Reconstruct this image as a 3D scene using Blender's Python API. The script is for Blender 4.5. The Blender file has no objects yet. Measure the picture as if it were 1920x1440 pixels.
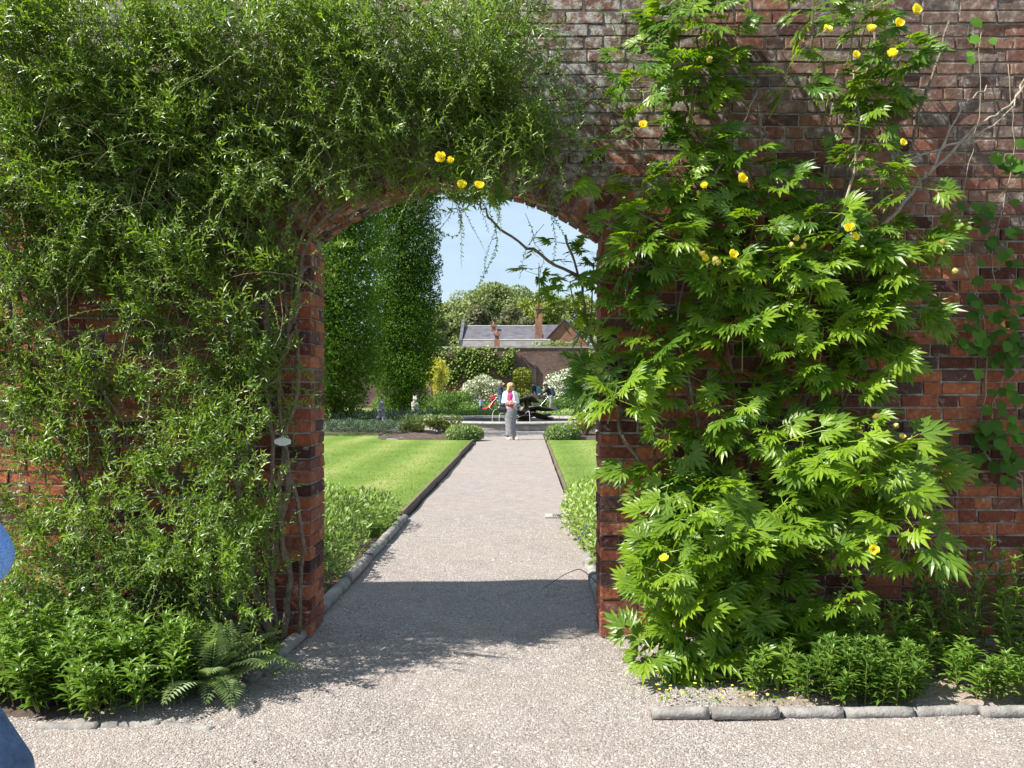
import bpy, bmesh, math, random
import numpy as np
from mathutils import Vector, Matrix

random.seed(7)
RNG = np.random.default_rng(11)
scene = bpy.context.scene
C = scene.collection

# ------------------------------------------------------------------ camera
F, CX, CY, CAMH = 1575.0, 986.0, 725.0, 1.5          # focal length and vanishing point in photo pixels
cam = bpy.data.cameras.new('Camera')
cam.sensor_width = 36.0
cam.lens = 36.0 * F / 1920.0
cam.shift_x = (960 - CX) / 1920.0
cam.shift_y = -(720 - CY) / 1920.0
cam.clip_start, cam.clip_end = 0.05, 3000
camo = bpy.data.objects.new('Camera', cam)
camo.location = (0, 0, CAMH)
camo.rotation_euler = (math.radians(90), 0, 0)
C.objects.link(camo)
scene.camera = camo

# ------------------------------------------------------------------ light
SUN = Vector((-1.0, -0.32, 1.18)).normalized()        # direction towards the sun
world = bpy.data.worlds.new('World')
scene.world = world
world.use_nodes = True
wn = world.node_tree
wn.nodes.clear()
sky = wn.nodes.new('ShaderNodeTexSky')
sky.sky_type = 'NISHITA'
sky.sun_disc = False
sky.sun_elevation = math.asin(SUN.z)
sky.sun_rotation = math.atan2(SUN.x, SUN.y)
sky.air_density, sky.dust_density, sky.ozone_density = 1.0, 0.6, 1.5
bg = wn.nodes.new('ShaderNodeBackground')
bg.inputs['Strength'].default_value = 0.05
# thin high cloud, the same over the whole sky
tc = wn.nodes.new('ShaderNodeTexCoord')
mp = wn.nodes.new('ShaderNodeMapping'); mp.inputs['Scale'].default_value = (1.2, 1.2, 4.0)
nz = wn.nodes.new('ShaderNodeTexNoise'); nz.inputs['Scale'].default_value = 2.2; nz.inputs['Detail'].default_value = 7
nz.inputs['Roughness'].default_value = 0.62
cr = wn.nodes.new('ShaderNodeValToRGB')
cr.color_ramp.elements[0].position = 0.25; cr.color_ramp.elements[1].position = 0.85
cr.color_ramp.elements[0].color = (0.22, 0.22, 0.22, 1); cr.color_ramp.elements[1].color = (0.60, 0.60, 0.60, 1)
mx = wn.nodes.new('ShaderNodeMix'); mx.data_type = 'RGBA'
mx.inputs['B'].default_value = (10.6, 13.3, 16.2, 1)
L = wn.links.new
L(tc.outputs['Generated'], mp.inputs['Vector']); L(mp.outputs['Vector'], nz.inputs['Vector'])
L(nz.outputs['Fac'], cr.inputs['Fac']); L(cr.outputs['Color'], mx.inputs['Factor'])
L(sky.outputs['Color'], mx.inputs['A']); L(mx.outputs['Result'], bg.inputs['Color'])
wo = wn.nodes.new('ShaderNodeOutputWorld'); L(bg.outputs['Background'], wo.inputs['Surface'])
sl = bpy.data.lights.new('sun', 'SUN')
sl.energy, sl.angle, sl.color = 5.0, math.radians(0.53), (1.0, 0.95, 0.87)
so = bpy.data.objects.new('sun', sl)
so.rotation_euler = SUN.to_track_quat('Z', 'Y').to_euler()
so.location = (0, 0, 20)
C.objects.link(so)
vs = scene.view_settings
vs.view_transform = 'Standard'
vs.look = 'None'
vs.exposure = 1.10
vs.gamma = 1.0
scene.cycles.max_bounces = 8
scene.cycles.transparent_max_bounces = 8
scene.cycles.use_denoising = True

# ------------------------------------------------------------------ helpers
def px(x, y, Y):
    """photo pixel at depth Y -> place in the garden (metres)"""
    return Vector(((x - CX) * Y / F, Y, CAMH - (y - CY) * Y / F))

def gpx(x, y, z=0.0):
    """photo pixel of a point that stands on the ground"""
    Y = (CAMH - z) * F / (y - CY)
    return Vector(((x - CX) * Y / F, Y, z))

def tag(o, label=None, cat=None, group=None, kind=None):
    if label: o['label'] = label
    if cat: o['category'] = cat
    if group: o['group'] = group
    if kind: o['kind'] = kind
    return o

def link(o, parent=None):
    C.objects.link(o)
    if parent is not None: o.parent = parent
    return o

def empty(name, loc, label, cat, group=None, rz=0):
    o = bpy.data.objects.new(name, None)
    o.empty_display_size = 0.1
    o.location = loc; o.rotation_euler = (0, 0, rz)
    link(o)
    return tag(o, label, cat, group)

def obj(name, mesh, parent=None, loc=None):
    """mesh is given in world coordinates; parent offset is taken off (parents are moved/rotated Empties)"""
    o = bpy.data.objects.new(name, mesh)
    link(o, parent)
    if parent is not None:
        o.matrix_parent_inverse = parent_world(parent).inverted()
    if loc is not None: o.location = loc
    return o

def parent_world(o):
    m = Matrix.LocRotScale(o.location, o.rotation_euler, o.scale)
    if o.parent is not None:
        m = parent_world(o.parent) @ o.matrix_parent_inverse @ m
    return m

def npmesh(name, V, faces, mat, smooth=False, rnd=None):
    """V (N,3) array; faces: (M,3) or (M,4) int array, or list of lists"""
    me = bpy.data.meshes.new(name)
    V = np.asarray(V, dtype=np.float32)
    if isinstance(faces, np.ndarray):
        M, k = faces.shape
        me.vertices.add(len(V)); me.vertices.foreach_set('co', V.ravel())
        me.loops.add(M * k); me.loops.foreach_set('vertex_index', faces.astype(np.int32).ravel())
        me.polygons.add(M)
        me.polygons.foreach_set('loop_start', np.arange(0, M * k, k, dtype=np.int32))
        me.polygons.foreach_set('loop_total', np.full(M, k, dtype=np.int32))
        me.update(calc_edges=True)
    else:
        me.from_pydata(V.tolist(), [], faces); me.update()
    if smooth:
        me.polygons.foreach_set('use_smooth', np.ones(len(me.polygons), dtype=bool))
    if rnd is not None:
        a = me.attributes.new('rnd', 'FLOAT', 'POINT')
        a.data.foreach_set('value', np.asarray(rnd, dtype=np.float32))
    me.materials.append(mat)
    return me

class MB:
    """collects simple solids for ONE mesh"""
    def __init__(s): s.v = []; s.f = []
    def add(s, V, Fs):
        b = len(s.v); s.v.extend([tuple(p) for p in V]); s.f.extend([[i + b for i in f] for f in Fs]); return s
    def box(s, x0, x1, y0, y1, z0, z1):
        V = [(x, y, z) for z in (z0, z1) for y in (y0, y1) for x in (x0, x1)]
        return s.add(V, [[0, 2, 3, 1], [4, 5, 7, 6], [0, 1, 5, 4], [2, 6, 7, 3], [0, 4, 6, 2], [1, 3, 7, 5]])
    def tube(s, pts, r, n=6, cap=True):
        pts = [Vector(p) for p in pts]
        rs = r if isinstance(r, (list, tuple)) else [r] * len(pts)
        b = len(s.v); up = Vector((0.13, 0.21, 0.97))
        for i, p in enumerate(pts):
            d = (pts[min(i + 1, len(pts) - 1)] - pts[max(i - 1, 0)]).normalized()
            a = d.cross(up)
            if a.length < 1e-3: a = d.cross(Vector((1, 0, 0)))
            a.normalize(); c = d.cross(a)
            for k in range(n):
                t = 2 * math.pi * k / n
                s.v.append(tuple(p + (a * math.cos(t) + c * math.sin(t)) * rs[i]))
        for i in range(len(pts) - 1):
            for k in range(n):
                k2 = (k + 1) % n
                s.f.append([b + i * n + k, b + i * n + k2, b + (i + 1) * n + k2, b + (i + 1) * n + k])
        if cap:
            s.f.append([b + k for k in range(n)][::-1]); s.f.append([b + (len(pts) - 1) * n + k for k in range(n)])
        return s
    def loft(s, rings, cap=True):
        """rings: list of lists of points with the same count"""
        b = len(s.v); n = len(rings[0])
        for r in rings: s.v.extend([tuple(p) for p in r])
        for i in range(len(rings) - 1):
            for k in range(n):
                k2 = (k + 1) % n
                s.f.append([b + i * n + k, b + i * n + k2, b + (i + 1) * n + k2, b + (i + 1) * n + k])
        if cap:
            s.f.append([b + k for k in range(n)][::-1]); s.f.append([b + (len(rings) - 1) * n + k for k in range(n)])
        return s
    def mesh(s, name, mat, smooth=False): return npmesh(name, np.array(s.v), s.f, mat, smooth)
    def build(s, name, mat, parent=None, smooth=False): return obj(name, s.mesh(name, mat, smooth), parent)

def ring(c, rx, ry, n=16, rz=0, pw=2.0):
    out = []
    for k in range(n):
        t = 2 * math.pi * k / n
        ct, st = math.cos(t), math.sin(t)
        x = rx * math.copysign(abs(ct) ** (2 / pw), ct); y = ry * math.copysign(abs(st) ** (2 / pw), st)
        out.append((c[0] + x * math.cos(rz) - y * math.sin(rz), c[1] + x * math.sin(rz) + y * math.cos(rz), c[2]))
    return out

def smooth_path(pts, n=6):
    """Catmull-Rom through the points"""
    P = [Vector(p) for p in pts]; P = [P[0] * 2 - P[1]] + P + [P[-1] * 2 - P[-2]]
    out = []
    for i in range(1, len(P) - 2):
        for k in range(n):
            t = k / n
            out.append(0.5 * ((2 * P[i]) + (-P[i-1] + P[i+1]) * t + (2*P[i-1] - 5*P[i] + 4*P[i+1] - P[i+2]) * t*t + (-P[i-1] + 3*P[i] - 3*P[i+1] + P[i+2]) * t**3))
    out.append(P[-2]); return out

def vary(n, r0, r1): return [r0 + (r1 - r0) * i / max(n - 1, 1) for i in range(n)]

# ------------------------------------------------------------------ materials
def newmat(name):
    m = bpy.data.materials.new(name); m.use_nodes = True
    nt = m.node_tree; nt.nodes.clear()
    out = nt.nodes.new('ShaderNodeOutputMaterial')
    return m, nt, out

def N(nt, t, **kw):
    n = nt.nodes.new(t)
    for k, v in kw.items():
        if k in n.inputs: n.inputs[k].default_value = v
        else: setattr(n, k, v)
    return n

def ramp(nt, stops):
    r = nt.nodes.new('ShaderNodeValToRGB')
    e = r.color_ramp.elements
    while len(e) < len(stops): e.new(0.5)
    for i, (p, c) in enumerate(stops):
        e[i].position = p
        e[i].color = c if len(c) == 4 else (*c, 1)
    return r

def mixc(nt, fac, a, b, mode='MIX'):
    m = nt.nodes.new('ShaderNodeMix'); m.data_type = 'RGBA'; m.blend_type = mode
    for sock, v in (('Factor', fac), ('A', a), ('B', b)):
        if hasattr(v, 'is_linked') or hasattr(v, 'links'): nt.links.new(v, m.inputs[sock])
        elif sock == 'Factor': m.inputs[sock].default_value = v
        else: m.inputs[sock].default_value = (*v, 1) if len(v) == 3 else v
    return m.outputs['Result']

def math_(nt, op, a, b=0.5):
    m = nt.nodes.new('ShaderNodeMath'); m.operation = op
    for i, v in enumerate((a, b)):
        if hasattr(v, 'links'): nt.links.new(v, m.inputs[i])
        else: m.inputs[i].default_value = v
    return m.outputs[0]

def leafmat(name, dark, light, trans=0.35, rough=0.42, tcol=None, spec=0.45):
    m, nt, out = newmat(name)
    at = N(nt, 'ShaderNodeAttribute', attribute_name='rnd')
    oi = N(nt, 'ShaderNodeObjectInfo')
    geo = N(nt, 'ShaderNodeNewGeometry')
    no = N(nt, 'ShaderNodeTexNoise', Scale=2.3, Detail=2.0)
    nt.links.new(geo.outputs['Position'], no.inputs['Vector'])
    f = math_(nt, 'ADD', at.outputs['Fac'], math_(nt, 'MULTIPLY', oi.outputs['Random'], 0.5))
    f = math_(nt, 'ADD', math_(nt, 'MULTIPLY', f, 0.75), math_(nt, 'MULTIPLY', math_(nt, 'SUBTRACT', no.outputs['Fac'], 0.5), 0.9))
    r = ramp(nt, [(0.0, dark), (0.8, light), (1.0, tuple(min(1, c * 1.35) for c in light))])
    nt.links.new(f, r.inputs['Fac'])
    p = N(nt, 'ShaderNodeBsdfPrincipled', Roughness=rough)
    p.inputs['Specular IOR Level'].default_value = spec
    nt.links.new(r.outputs['Color'], p.inputs['Base Color'])
    t = N(nt, 'ShaderNodeBsdfTranslucent')
    tcl = mixc(nt, 1.0, r.outputs['Color'], tcol or (1.5, 1.5, 0.5), 'MULTIPLY')
    nt.links.new(tcl, t.inputs['Color'])
    mxs = N(nt, 'ShaderNodeMixShader'); mxs.inputs[0].default_value = trans
    nt.links.new(p.outputs[0], mxs.inputs[1]); nt.links.new(t.outputs[0], mxs.inputs[2])
    nt.links.new(mxs.outputs[0], out.inputs[0])
    return m

def plain(name, col, rough=0.7, var=0.25, scale=12.0, bump=0.0, bscale=60.0, metal=0.0, spec=0.4, col2=None, coord='Object'):
    """a surface colour with a little uneven tone and relief"""
    m, nt, out = newmat(name)
    tc = N(nt, 'ShaderNodeTexCoord')
    no = N(nt, 'ShaderNodeTexNoise', Scale=scale, Detail=6.0, Roughness=0.6)
    nt.links.new(tc.outputs[coord], no.inputs['Vector'])
    c2 = col2 or tuple(c * (1 - var) for c in col)
    r = ramp(nt, [(0.3, c2), (0.68, tuple(min(1, c * (1 + var * .4)) for c in col))])
    nt.links.new(no.outputs['Fac'], r.inputs['Fac'])
    p = N(nt, 'ShaderNodeBsdfPrincipled', Roughness=rough, Metallic=metal)
    p.inputs['Specular IOR Level'].default_value = spec
    nt.links.new(r.outputs['Color'], p.inputs['Base Color'])
    if bump:
        nb = N(nt, 'ShaderNodeTexNoise', Scale=bscale, Detail=5.0)
        nt.links.new(tc.outputs[coord], nb.inputs['Vector'])
        bp = N(nt, 'ShaderNodeBump', Strength=bump, Distance=0.02)
        nt.links.new(nb.outputs['Fac'], bp.inputs['Height']); nt.links.new(bp.outputs[0], p.inputs['Normal'])
    nt.links.new(p.outputs[0], out.inputs[0])
    return m

def brickmat(name, island=False):
    """hand-made red brick: tone per brick, greyer and limewashed towards the weathered upper wall"""
    m, nt, out = newmat(name)
    geo = N(nt, 'ShaderNodeNewGeometry')
    if island: rnd = geo.outputs['Random Per Island']
    else: rnd = N(nt, 'ShaderNodeObjectInfo').outputs['Random']
    base = ramp(nt, [(0.0, (0.055, 0.026, 0.024)), (0.22, (0.19, 0.062, 0.042)), (0.45, (0.31, 0.098, 0.054)), (0.66, (0.42, 0.145, 0.070)), (0.80, (0.25, 0.092, 0.064)), (1.0, (0.075, 0.045, 0.045))])
    nt.links.new(rnd, base.inputs['Fac'])
    n1 = N(nt, 'ShaderNodeTexNoise', Scale=38.0, Detail=6.0, Roughness=0.65)
    n2 = N(nt, 'ShaderNodeTexNoise', Scale=1.3, Detail=4.0, Roughness=0.6)
    n3 = N(nt, 'ShaderNodeTexNoise', Scale=14.0, Detail=7.0, Roughness=0.72)
    for n_ in (n1, n2, n3): nt.links.new(geo.outputs['Position'], n_.inputs['Vector'])
    tone = ramp(nt, [(0.3, (0.5, 0.5, 0.52)), (0.7, (1.3, 1.28, 1.22))])
    nt.links.new(n1.outputs['Fac'], tone.inputs['Fac'])
    c = mixc(nt, 1.0, base.outputs['Color'], tone.outputs['Color'], 'MULTIPLY')
    sx = N(nt, 'ShaderNodeSeparateXYZ'); nt.links.new(geo.outputs['Position'], sx.inputs[0])
    hz = N(nt, 'ShaderNodeMapRange'); hz.inputs['From Min'].default_value = 2.0; hz.inputs['From Max'].default_value = 3.1
    nt.links.new(sx.outputs['Z'], hz.inputs['Value'])
    w = math_(nt, 'ADD', math_(nt, 'MULTIPLY', hz.outputs[0], 0.62), math_(nt, 'MULTIPLY', math_(nt, 'SUBTRACT', n2.outputs['Fac'], 0.5), 1.3))
    w = math_(nt, 'ADD', w, math_(nt, 'MULTIPLY', math_(nt, 'SUBTRACT', rnd, 0.5), 0.55))
    wr = ramp(nt, [(0.22, (0, 0, 0)), (0.72, (0.85, 0.85, 0.85))]); nt.links.new(w, wr.inputs['Fac'])
    grey = ramp(nt, [(0.32, (0.075, 0.055, 0.048)), (0.5, (0.155, 0.120, 0.10)), (0.66, (0.33, 0.295, 0.26))]); nt.links.new(n3.outputs['Fac'], grey.inputs['Fac'])
    c = mixc(nt, wr.outputs['Color'], c, grey.outputs['Color'])
    # pale lime bloom, mostly high up left of the bush
    lx = N(nt, 'ShaderNodeMapRange'); lx.inputs['From Min'].default_value = 1.6; lx.inputs['From Max'].default_value = 0.2
    nt.links.new(sx.outputs['X'], lx.inputs['Value'])
    lw = math_(nt, 'MULTIPLY', math_(nt, 'MULTIPLY', hz.outputs[0], lx.outputs[0]), 0.12)
    lf = ramp(nt, [(0.57, (0, 0, 0)), (0.68, (0.8, 0.8, 0.8))]); nt.links.new(math_(nt, 'ADD', n3.outputs['Fac'], lw), lf.inputs['Fac'])
    c = mixc(nt, lf.outputs['Color'], c, (0.42, 0.40, 0.37))
    p = N(nt, 'ShaderNodeBsdfPrincipled', Roughness=0.88)
    p.inputs['Specular IOR Level'].default_value = 0.2
    nt.links.new(c, p.inputs['Base Color'])
    bp = N(nt, 'ShaderNodeBump', Strength=0.9, Distance=0.010)
    nt.links.new(math_(nt, 'ADD', n3.outputs['Fac'], math_(nt, 'MULTIPLY', n1.outputs['Fac'], 0.6)), bp.inputs['Height'])
    nt.links.new(bp.outputs[0], p.inputs['Normal'])
    nt.links.new(p.outputs[0], out.inputs[0])
    return m

def farbrick(name, c1, c2, mortar, scale=1.0):
    """brickwork too far away to pick its bricks apart"""
    m, nt, out = newmat(name)
    geo = N(nt, 'ShaderNodeNewGeometry')
    sx = N(nt, 'ShaderNodeSeparateXYZ'); nt.links.new(geo.outputs['Position'], sx.inputs[0])
    cb = N(nt, 'ShaderNodeCombineXYZ')
    nt.links.new(math_(nt, 'ADD', sx.outputs['X'], sx.outputs['Y']), cb.inputs[0]); nt.links.new(sx.outputs['Z'], cb.inputs[1])
    br = N(nt, 'ShaderNodeTexBrick')
    br.inputs['Color1'].default_value = (*c1, 1); br.inputs['Color2'].default_value = (*c2, 1); br.inputs['Mortar'].default_value = (*mortar, 1)
    br.inputs['Scale'].default_value = 1.0; br.inputs['Brick Width'].default_value = .235; br.inputs['Row Height'].default_value = .078; br.inputs['Mortar Size'].default_value = .008
    nt.links.new(cb.outputs[0], br.inputs['Vector'])
    no = N(nt, 'ShaderNodeTexNoise', Scale=1.1, Detail=7.0, Roughness=0.68); nt.links.new(geo.outputs['Position'], no.inputs['Vector'])
    tone = ramp(nt, [(0.3, (0.5, 0.5, 0.55)), (0.7, (1.35, 1.3, 1.25))]); nt.links.new(no.outputs['Fac'], tone.inputs['Fac'])
    c = mixc(nt, 1.0, br.outputs['Color'], tone.outputs['Color'], 'MULTIPLY')
    p = N(nt, 'ShaderNodeBsdfPrincipled', Roughness=0.9); nt.links.new(c, p.inputs['Base Color'])
    nt.links.new(p.outputs[0], out.inputs[0])
    return m

def gravelmat(name):
    m, nt, out = newmat(name)
    geo = N(nt, 'ShaderNodeNewGeometry')
    v1 = N(nt, 'ShaderNodeTexVoronoi', Scale=130.0); v2 = N(nt, 'ShaderNodeTexVoronoi', Scale=41.0)
    n1 = N(nt, 'ShaderNodeTexNoise', Scale=0.9, Detail=6.0, Roughness=0.6)
    n2 = N(nt, 'ShaderNodeTexNoise', Scale=7.0, Detail=5.0, Roughness=0.6)
    for n_ in (v1, v2, n1, n2): nt.links.new(geo.outputs['Position'], n_.inputs['Vector'])
    sep = N(nt, 'ShaderNodeSeparateColor'); nt.links.new(v1.outputs['Color'], sep.inputs[0])
    peb = ramp(nt, [(0.0, (0.21, 0.18, 0.17)), (0.3, (0.305, 0.27, 0.25)), (0.6, (0.36, 0.325, 0.305)), (0.85, (0.41, 0.38, 0.36)), (1.0, (0.50, 0.48, 0.465))])
    nt.links.new(sep.outputs['Red'], peb.inputs['Fac'])
    dust = ramp(nt, [(0.40, (0, 0, 0)), (0.62, (0.8, 0.8, 0.8))]); nt.links.new(n1.outputs['Fac'], dust.inputs['Fac'])
    c = mixc(nt, dust.outputs['Color'], peb.outputs['Color'], (0.37, 0.322, 0.29))
    n4 = N(nt, 'ShaderNodeTexNoise', Scale=2.6, Detail=8.0, Roughness=0.7); nt.links.new(geo.outputs['Position'], n4.inputs['Vector'])
    dirt = ramp(nt, [(0.54, (0, 0, 0)), (0.74, (0.6, 0.6, 0.6))]); nt.links.new(n4.outputs['Fac'], dirt.inputs['Fac'])
    c = mixc(nt, dirt.outputs['Color'], c, (0.235, 0.198, 0.175))
    edge = ramp(nt, [(0.25, (1, 1, 1)), (0.75, (0.62, 0.60, 0.58))]); nt.links.new(v1.outputs['Distance'], edge.inputs['Fac'])
    c = mixc(nt, 0.8, c, edge.outputs['Color'], 'MULTIPLY')
    tone = ramp(nt, [(0.3, (0.86, 0.85, 0.84)), (0.7, (1.08, 1.07, 1.06))]); nt.links.new(n2.outputs['Fac'], tone.inputs['Fac'])
    c = mixc(nt, 1.0, c, tone.outputs['Color'], 'MULTIPLY')
    p = N(nt, 'ShaderNodeBsdfPrincipled', Roughness=0.85); p.inputs['Specular IOR Level'].default_value = 0.25
    nt.links.new(c, p.inputs['Base Color'])
    h = math_(nt, 'ADD', math_(nt, 'MULTIPLY', v1.outputs['Distance'], -1.0), math_(nt, 'MULTIPLY', v2.outputs['Distance'], -0.8))
    bp = N(nt, 'ShaderNodeBump', Strength=0.8, Distance=0.008)
    nt.links.new(h, bp.inputs['Height']); nt.links.new(bp.outputs[0], p.inputs['Normal'])
    nt.links.new(p.outputs[0], out.inputs[0])
    return m

def lawnmat(name):
    m, nt, out = newmat(name)
    geo = N(nt, 'ShaderNodeNewGeometry')
    n1 = N(nt, 'ShaderNodeTexNoise', Scale=0.8, Detail=8.0, Roughness=0.72)
    n2 = N(nt, 'ShaderNodeTexNoise', Scale=22.0, Detail=5.0, Roughness=0.7)
    mpp = N(nt, 'ShaderNodeMapping'); mpp.inputs['Scale'].default_value = (1.0, 0.25, 1.0)
    nt.links.new(geo.outputs['Position'], mpp.inputs['Vector'])
    nt.links.new(geo.outputs['Position'], n1.inputs['Vector']); nt.links.new(geo.outputs['Position'], n2.inputs['Vector'])
    sx = N(nt, 'ShaderNodeSeparateXYZ'); nt.links.new(geo.outputs['Position'], sx.inputs[0])
    # mowing stripes along the path
    st = math_(nt, 'SINE', math_(nt, 'MULTIPLY', sx.outputs['X'], 5.2))
    f = math_(nt, 'ADD', math_(nt, 'MULTIPLY', st, 0.17), n1.outputs['Fac'])
    r = ramp(nt, [(0.25, (0.10, 0.170, 0.024)), (0.55, (0.16, 0.230, 0.042)), (0.8, (0.25, 0.275, 0.09))]); nt.links.new(f, r.inputs['Fac'])
    tone = ramp(nt, [(0.3, (0.6, 0.62, 0.6)), (0.7, (1.2, 1.2, 1.15))]); nt.links.new(n2.outputs['Fac'], tone.inputs['Fac'])
    c = mixc(nt, 0.8, r.outputs['Color'], tone.outputs['Color'], 'MULTIPLY')
    p = N(nt, 'ShaderNodeBsdfPrincipled', Roughness=0.8); p.inputs['Specular IOR Level'].default_value = 0.2
    nt.links.new(c, p.inputs['Base Color'])
    bp = N(nt, 'ShaderNodeBump', Strength=0.6, Distance=0.03)
    nt.links.new(n2.outputs['Fac'], bp.inputs['Height']); nt.links.new(bp.outputs[0], p.inputs['Normal'])
    nt.links.new(p.outputs[0], out.inputs[0])
    return m

M = {}
M['brick'] = brickmat('brick_single'); M['brick_mass'] = brickmat('brick_mass', True)
M['mortar'] = plain('mortar', (0.38, 0.355, 0.325), 0.95, 0.5, 16.0, 1.0, 55.0, coord='Object', col2=(0.13, 0.115, 0.10))
M['gravel'] = gravelmat('gravel'); M['lawn'] = lawnmat('lawn')
M['soil'] = plain('soil', (0.085, 0.06, 0.045), 0.95, 0.5, 5.0, 1.0, 22.0)
M['drysoil'] = plain('dry_soil', (0.27, 0.215, 0.175), 0.95, 0.45, 3.0, 1.0, 38.0)
M['earth'] = plain('earth', (0.10, 0.12, 0.04), 0.95, 0.4, 0.3)
M['stone'] = plain('stone', (0.33, 0.31, 0.28), 0.9, 0.4, 6.0, 0.5, 40.0)
M['edging'] = plain('edging_stone', (0.26, 0.245, 0.225), 0.9, 0.55, 9.0, 0.4, 70.0)
M['board'] = plain('edging_board', (0.16, 0.125, 0.085), 0.9, 0.45, 8.0, 0.5, 40.0)
M['bark'] = plain('bark', (0.20, 0.155, 0.115), 0.9, 0.5, 22.0, 0.8, 60.0)
M['palebark'] = plain('pale_bark', (0.36, 0.31, 0.25), 0.85, 0.45, 25.0, 0.6, 70.0)
M['darkbark'] = plain('dark_bark', (0.085, 0.065, 0.05), 0.9, 0.4, 12.0)
M['twig'] = plain('twig', (0.33, 0.27, 0.19), 0.8, 0.4, 20.0)
M['shoot'] = plain('young_shoot', (0.16, 0.19, 0.06), 0.6, 0.3, 10.0)
M['petiole'] = plain('petiole', (0.20, 0.22, 0.06), 0.6, 0.3, 10.0)
M['slate'] = plain('slate', (0.105, 0.10, 0.115), 0.7, 0.45, 1.6, 0.3, 8.0)
M['slate2'] = plain('slate_pale', (0.17, 0.16, 0.155), 0.8, 0.4, 1.6, 0.3, 8.0)
M['lead'] = plain('ridge', (0.36, 0.35, 0.33), 0.8, 0.2, 2.0)
M['farwall'] = farbrick('far_wall_brick', (0.115, 0.060, 0.046), (0.175, 0.105, 0.086), (0.15, 0.125, 0.11))
M['chimney'] = farbrick('chimney_brick', (0.36, 0.15, 0.075), (0.27, 0.12, 0.075), (0.24, 0.19, 0.15))
M['iron'] = plain('wrought_iron', (0.02, 0.02, 0.022), 0.5, 0.2, 20.0, spec=0.5)
M['bronze'] = plain('bronze', (0.11, 0.092, 0.066), 0.38, 0.5, 9.0, 0.2, 14.0, metal=0.5, col2=(0.02, 0.018, 0.014))
M['white'] = plain('white_plastic', (0.62, 0.63, 0.65), 0.45, 0.06, 10.0)
# foliage
M['lf_willow'] = leafmat('willow_like_leaf', (0.055, 0.115, 0.016), (0.205, 0.320, 0.042), 0.40, 0.36)
M['lf_peony'] = leafmat('peony_leaf', (0.065, 0.150, 0.014), (0.225, 0.345, 0.024), 0.42, 0.36)
M['lf_phlox'] = leafmat('perennial_leaf', (0.070, 0.145, 0.022), (0.180, 0.300, 0.048), 0.32, 0.36)
M['lf_rose'] = leafmat('glaucous_leaf', (0.075, 0.125, 0.060), (0.150, 0.220, 0.105), 0.25, 0.40, (1.2, 1.3, 0.7))
M['lf_fern'] = leafmat('frond_leaf', (0.10, 0.165, 0.050), (0.22, 0.30, 0.115), 0.28, 0.5)
M['lf_round'] = leafmat('round_leaf', (0.030, 0.090, 0.012), (0.085, 0.190, 0.022), 0.38, 0.6, None, 0.2)
M['lf_cover'] = leafmat('ground_cover_leaf', (0.085, 0.165, 0.030), (0.27, 0.37, 0.11), 0.28, 0.45)
M['lf_hornbeam'] = leafmat('columnar_tree_leaf', (0.024, 0.070, 0.008), (0.105, 0.190, 0.018), 0.36, 0.65, None, 0.15)
M['lf_far'] = leafmat('far_tree_leaf', (0.10, 0.15, 0.045), (0.24, 0.29, 0.12), 0.25, 0.6)
M['lf_far2'] = leafmat('far_tree_leaf_yellow', (0.12, 0.17, 0.026), (0.24, 0.29, 0.06), 0.25, 0.6)
M['lf_far3'] = leafmat('far_tree_leaf_grey', (0.11, 0.12, 0.06), (0.19, 0.20, 0.12), 0.25, 0.7)
M['lf_yellow'] = leafmat('golden_leaf', (0.52, 0.50, 0.05), (0.80, 0.76, 0.18), 0.25, 0.5, (1.1, 1.1, 0.5))
M['lf_white'] = leafmat('white_bloom', (0.55, 0.56, 0.42), (0.80, 0.80, 0.70), 0.2, 0.7, (1, 1, .9))
M['lf_ivy'] = leafmat('wall_climber_leaf', (0.045, 0.10, 0.014), (0.17, 0.235, 0.040), 0.25, 0.45)
M['lf_bed'] = leafmat('bed_leaf', (0.060, 0.125, 0.022), (0.140, 0.235, 0.045), 0.28, 0.45)
M['lf_box'] = leafmat('mound_leaf', (0.105, 0.175, 0.050), (0.245, 0.340, 0.125), 0.28, 0.45)
M['lf_lav'] = leafmat('grey_green_leaf', (0.055, 0.105, 0.065), (0.115, 0.175, 0.105), 0.2, 0.6)
M['lf_olive'] = leafmat('rose_bush_leaf', (0.10, 0.14, 0.022), (0.24, 0.27, 0.06), 0.3, 0.45)
M['petal'] = leafmat('yellow_petal', (0.84, 0.70, 0.03), (0.92, 0.84, 0.08), 0.25, 0.5, (1.1, 1.0, .6))
M['lf_hedge'] = leafmat('bright_hedge_leaf', (0.18, 0.24, 0.03), (0.36, 0.42, 0.08), 0.3, 0.5)
M['seed'] = leafmat('seed_pod', (0.30, 0.28, 0.05), (0.45, 0.38, 0.10), 0.2, 0.5)
M['blue_fl'] = leafmat('blue_petal', (0.22, 0.24, 0.55), (0.3, 0.32, 0.7), 0.2, 0.5, (1, 1, 1))
M['grass'] = leafmat('grass_blade', (0.12, 0.19, 0.028), (0.23, 0.29, 0.07), 0.45, 0.6)

# ------------------------------------------------------------------ leaf clouds
T_LEAF = (np.array([[0, 0, 0], [0.42, -0.5, 0.10], [0.42, 0, 0], [0.42, 0.5, 0.10], [1, 0, -0.10]], dtype=float),
          np.array([[0, 1, 2], [0, 2, 3], [1, 4, 2], [2, 4, 3]]))
T_TRI = (np.array([[0, -0.15, 0], [0.5, -0.5, 0.1], [1, 0, -0.05], [0.5, 0.5, 0.1]], dtype=float), np.array([[0, 1, 2], [0, 2, 3]]))

def unit(a): return a / np.maximum(np.linalg.norm(a, axis=-1, keepdims=True), 1e-9)

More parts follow.
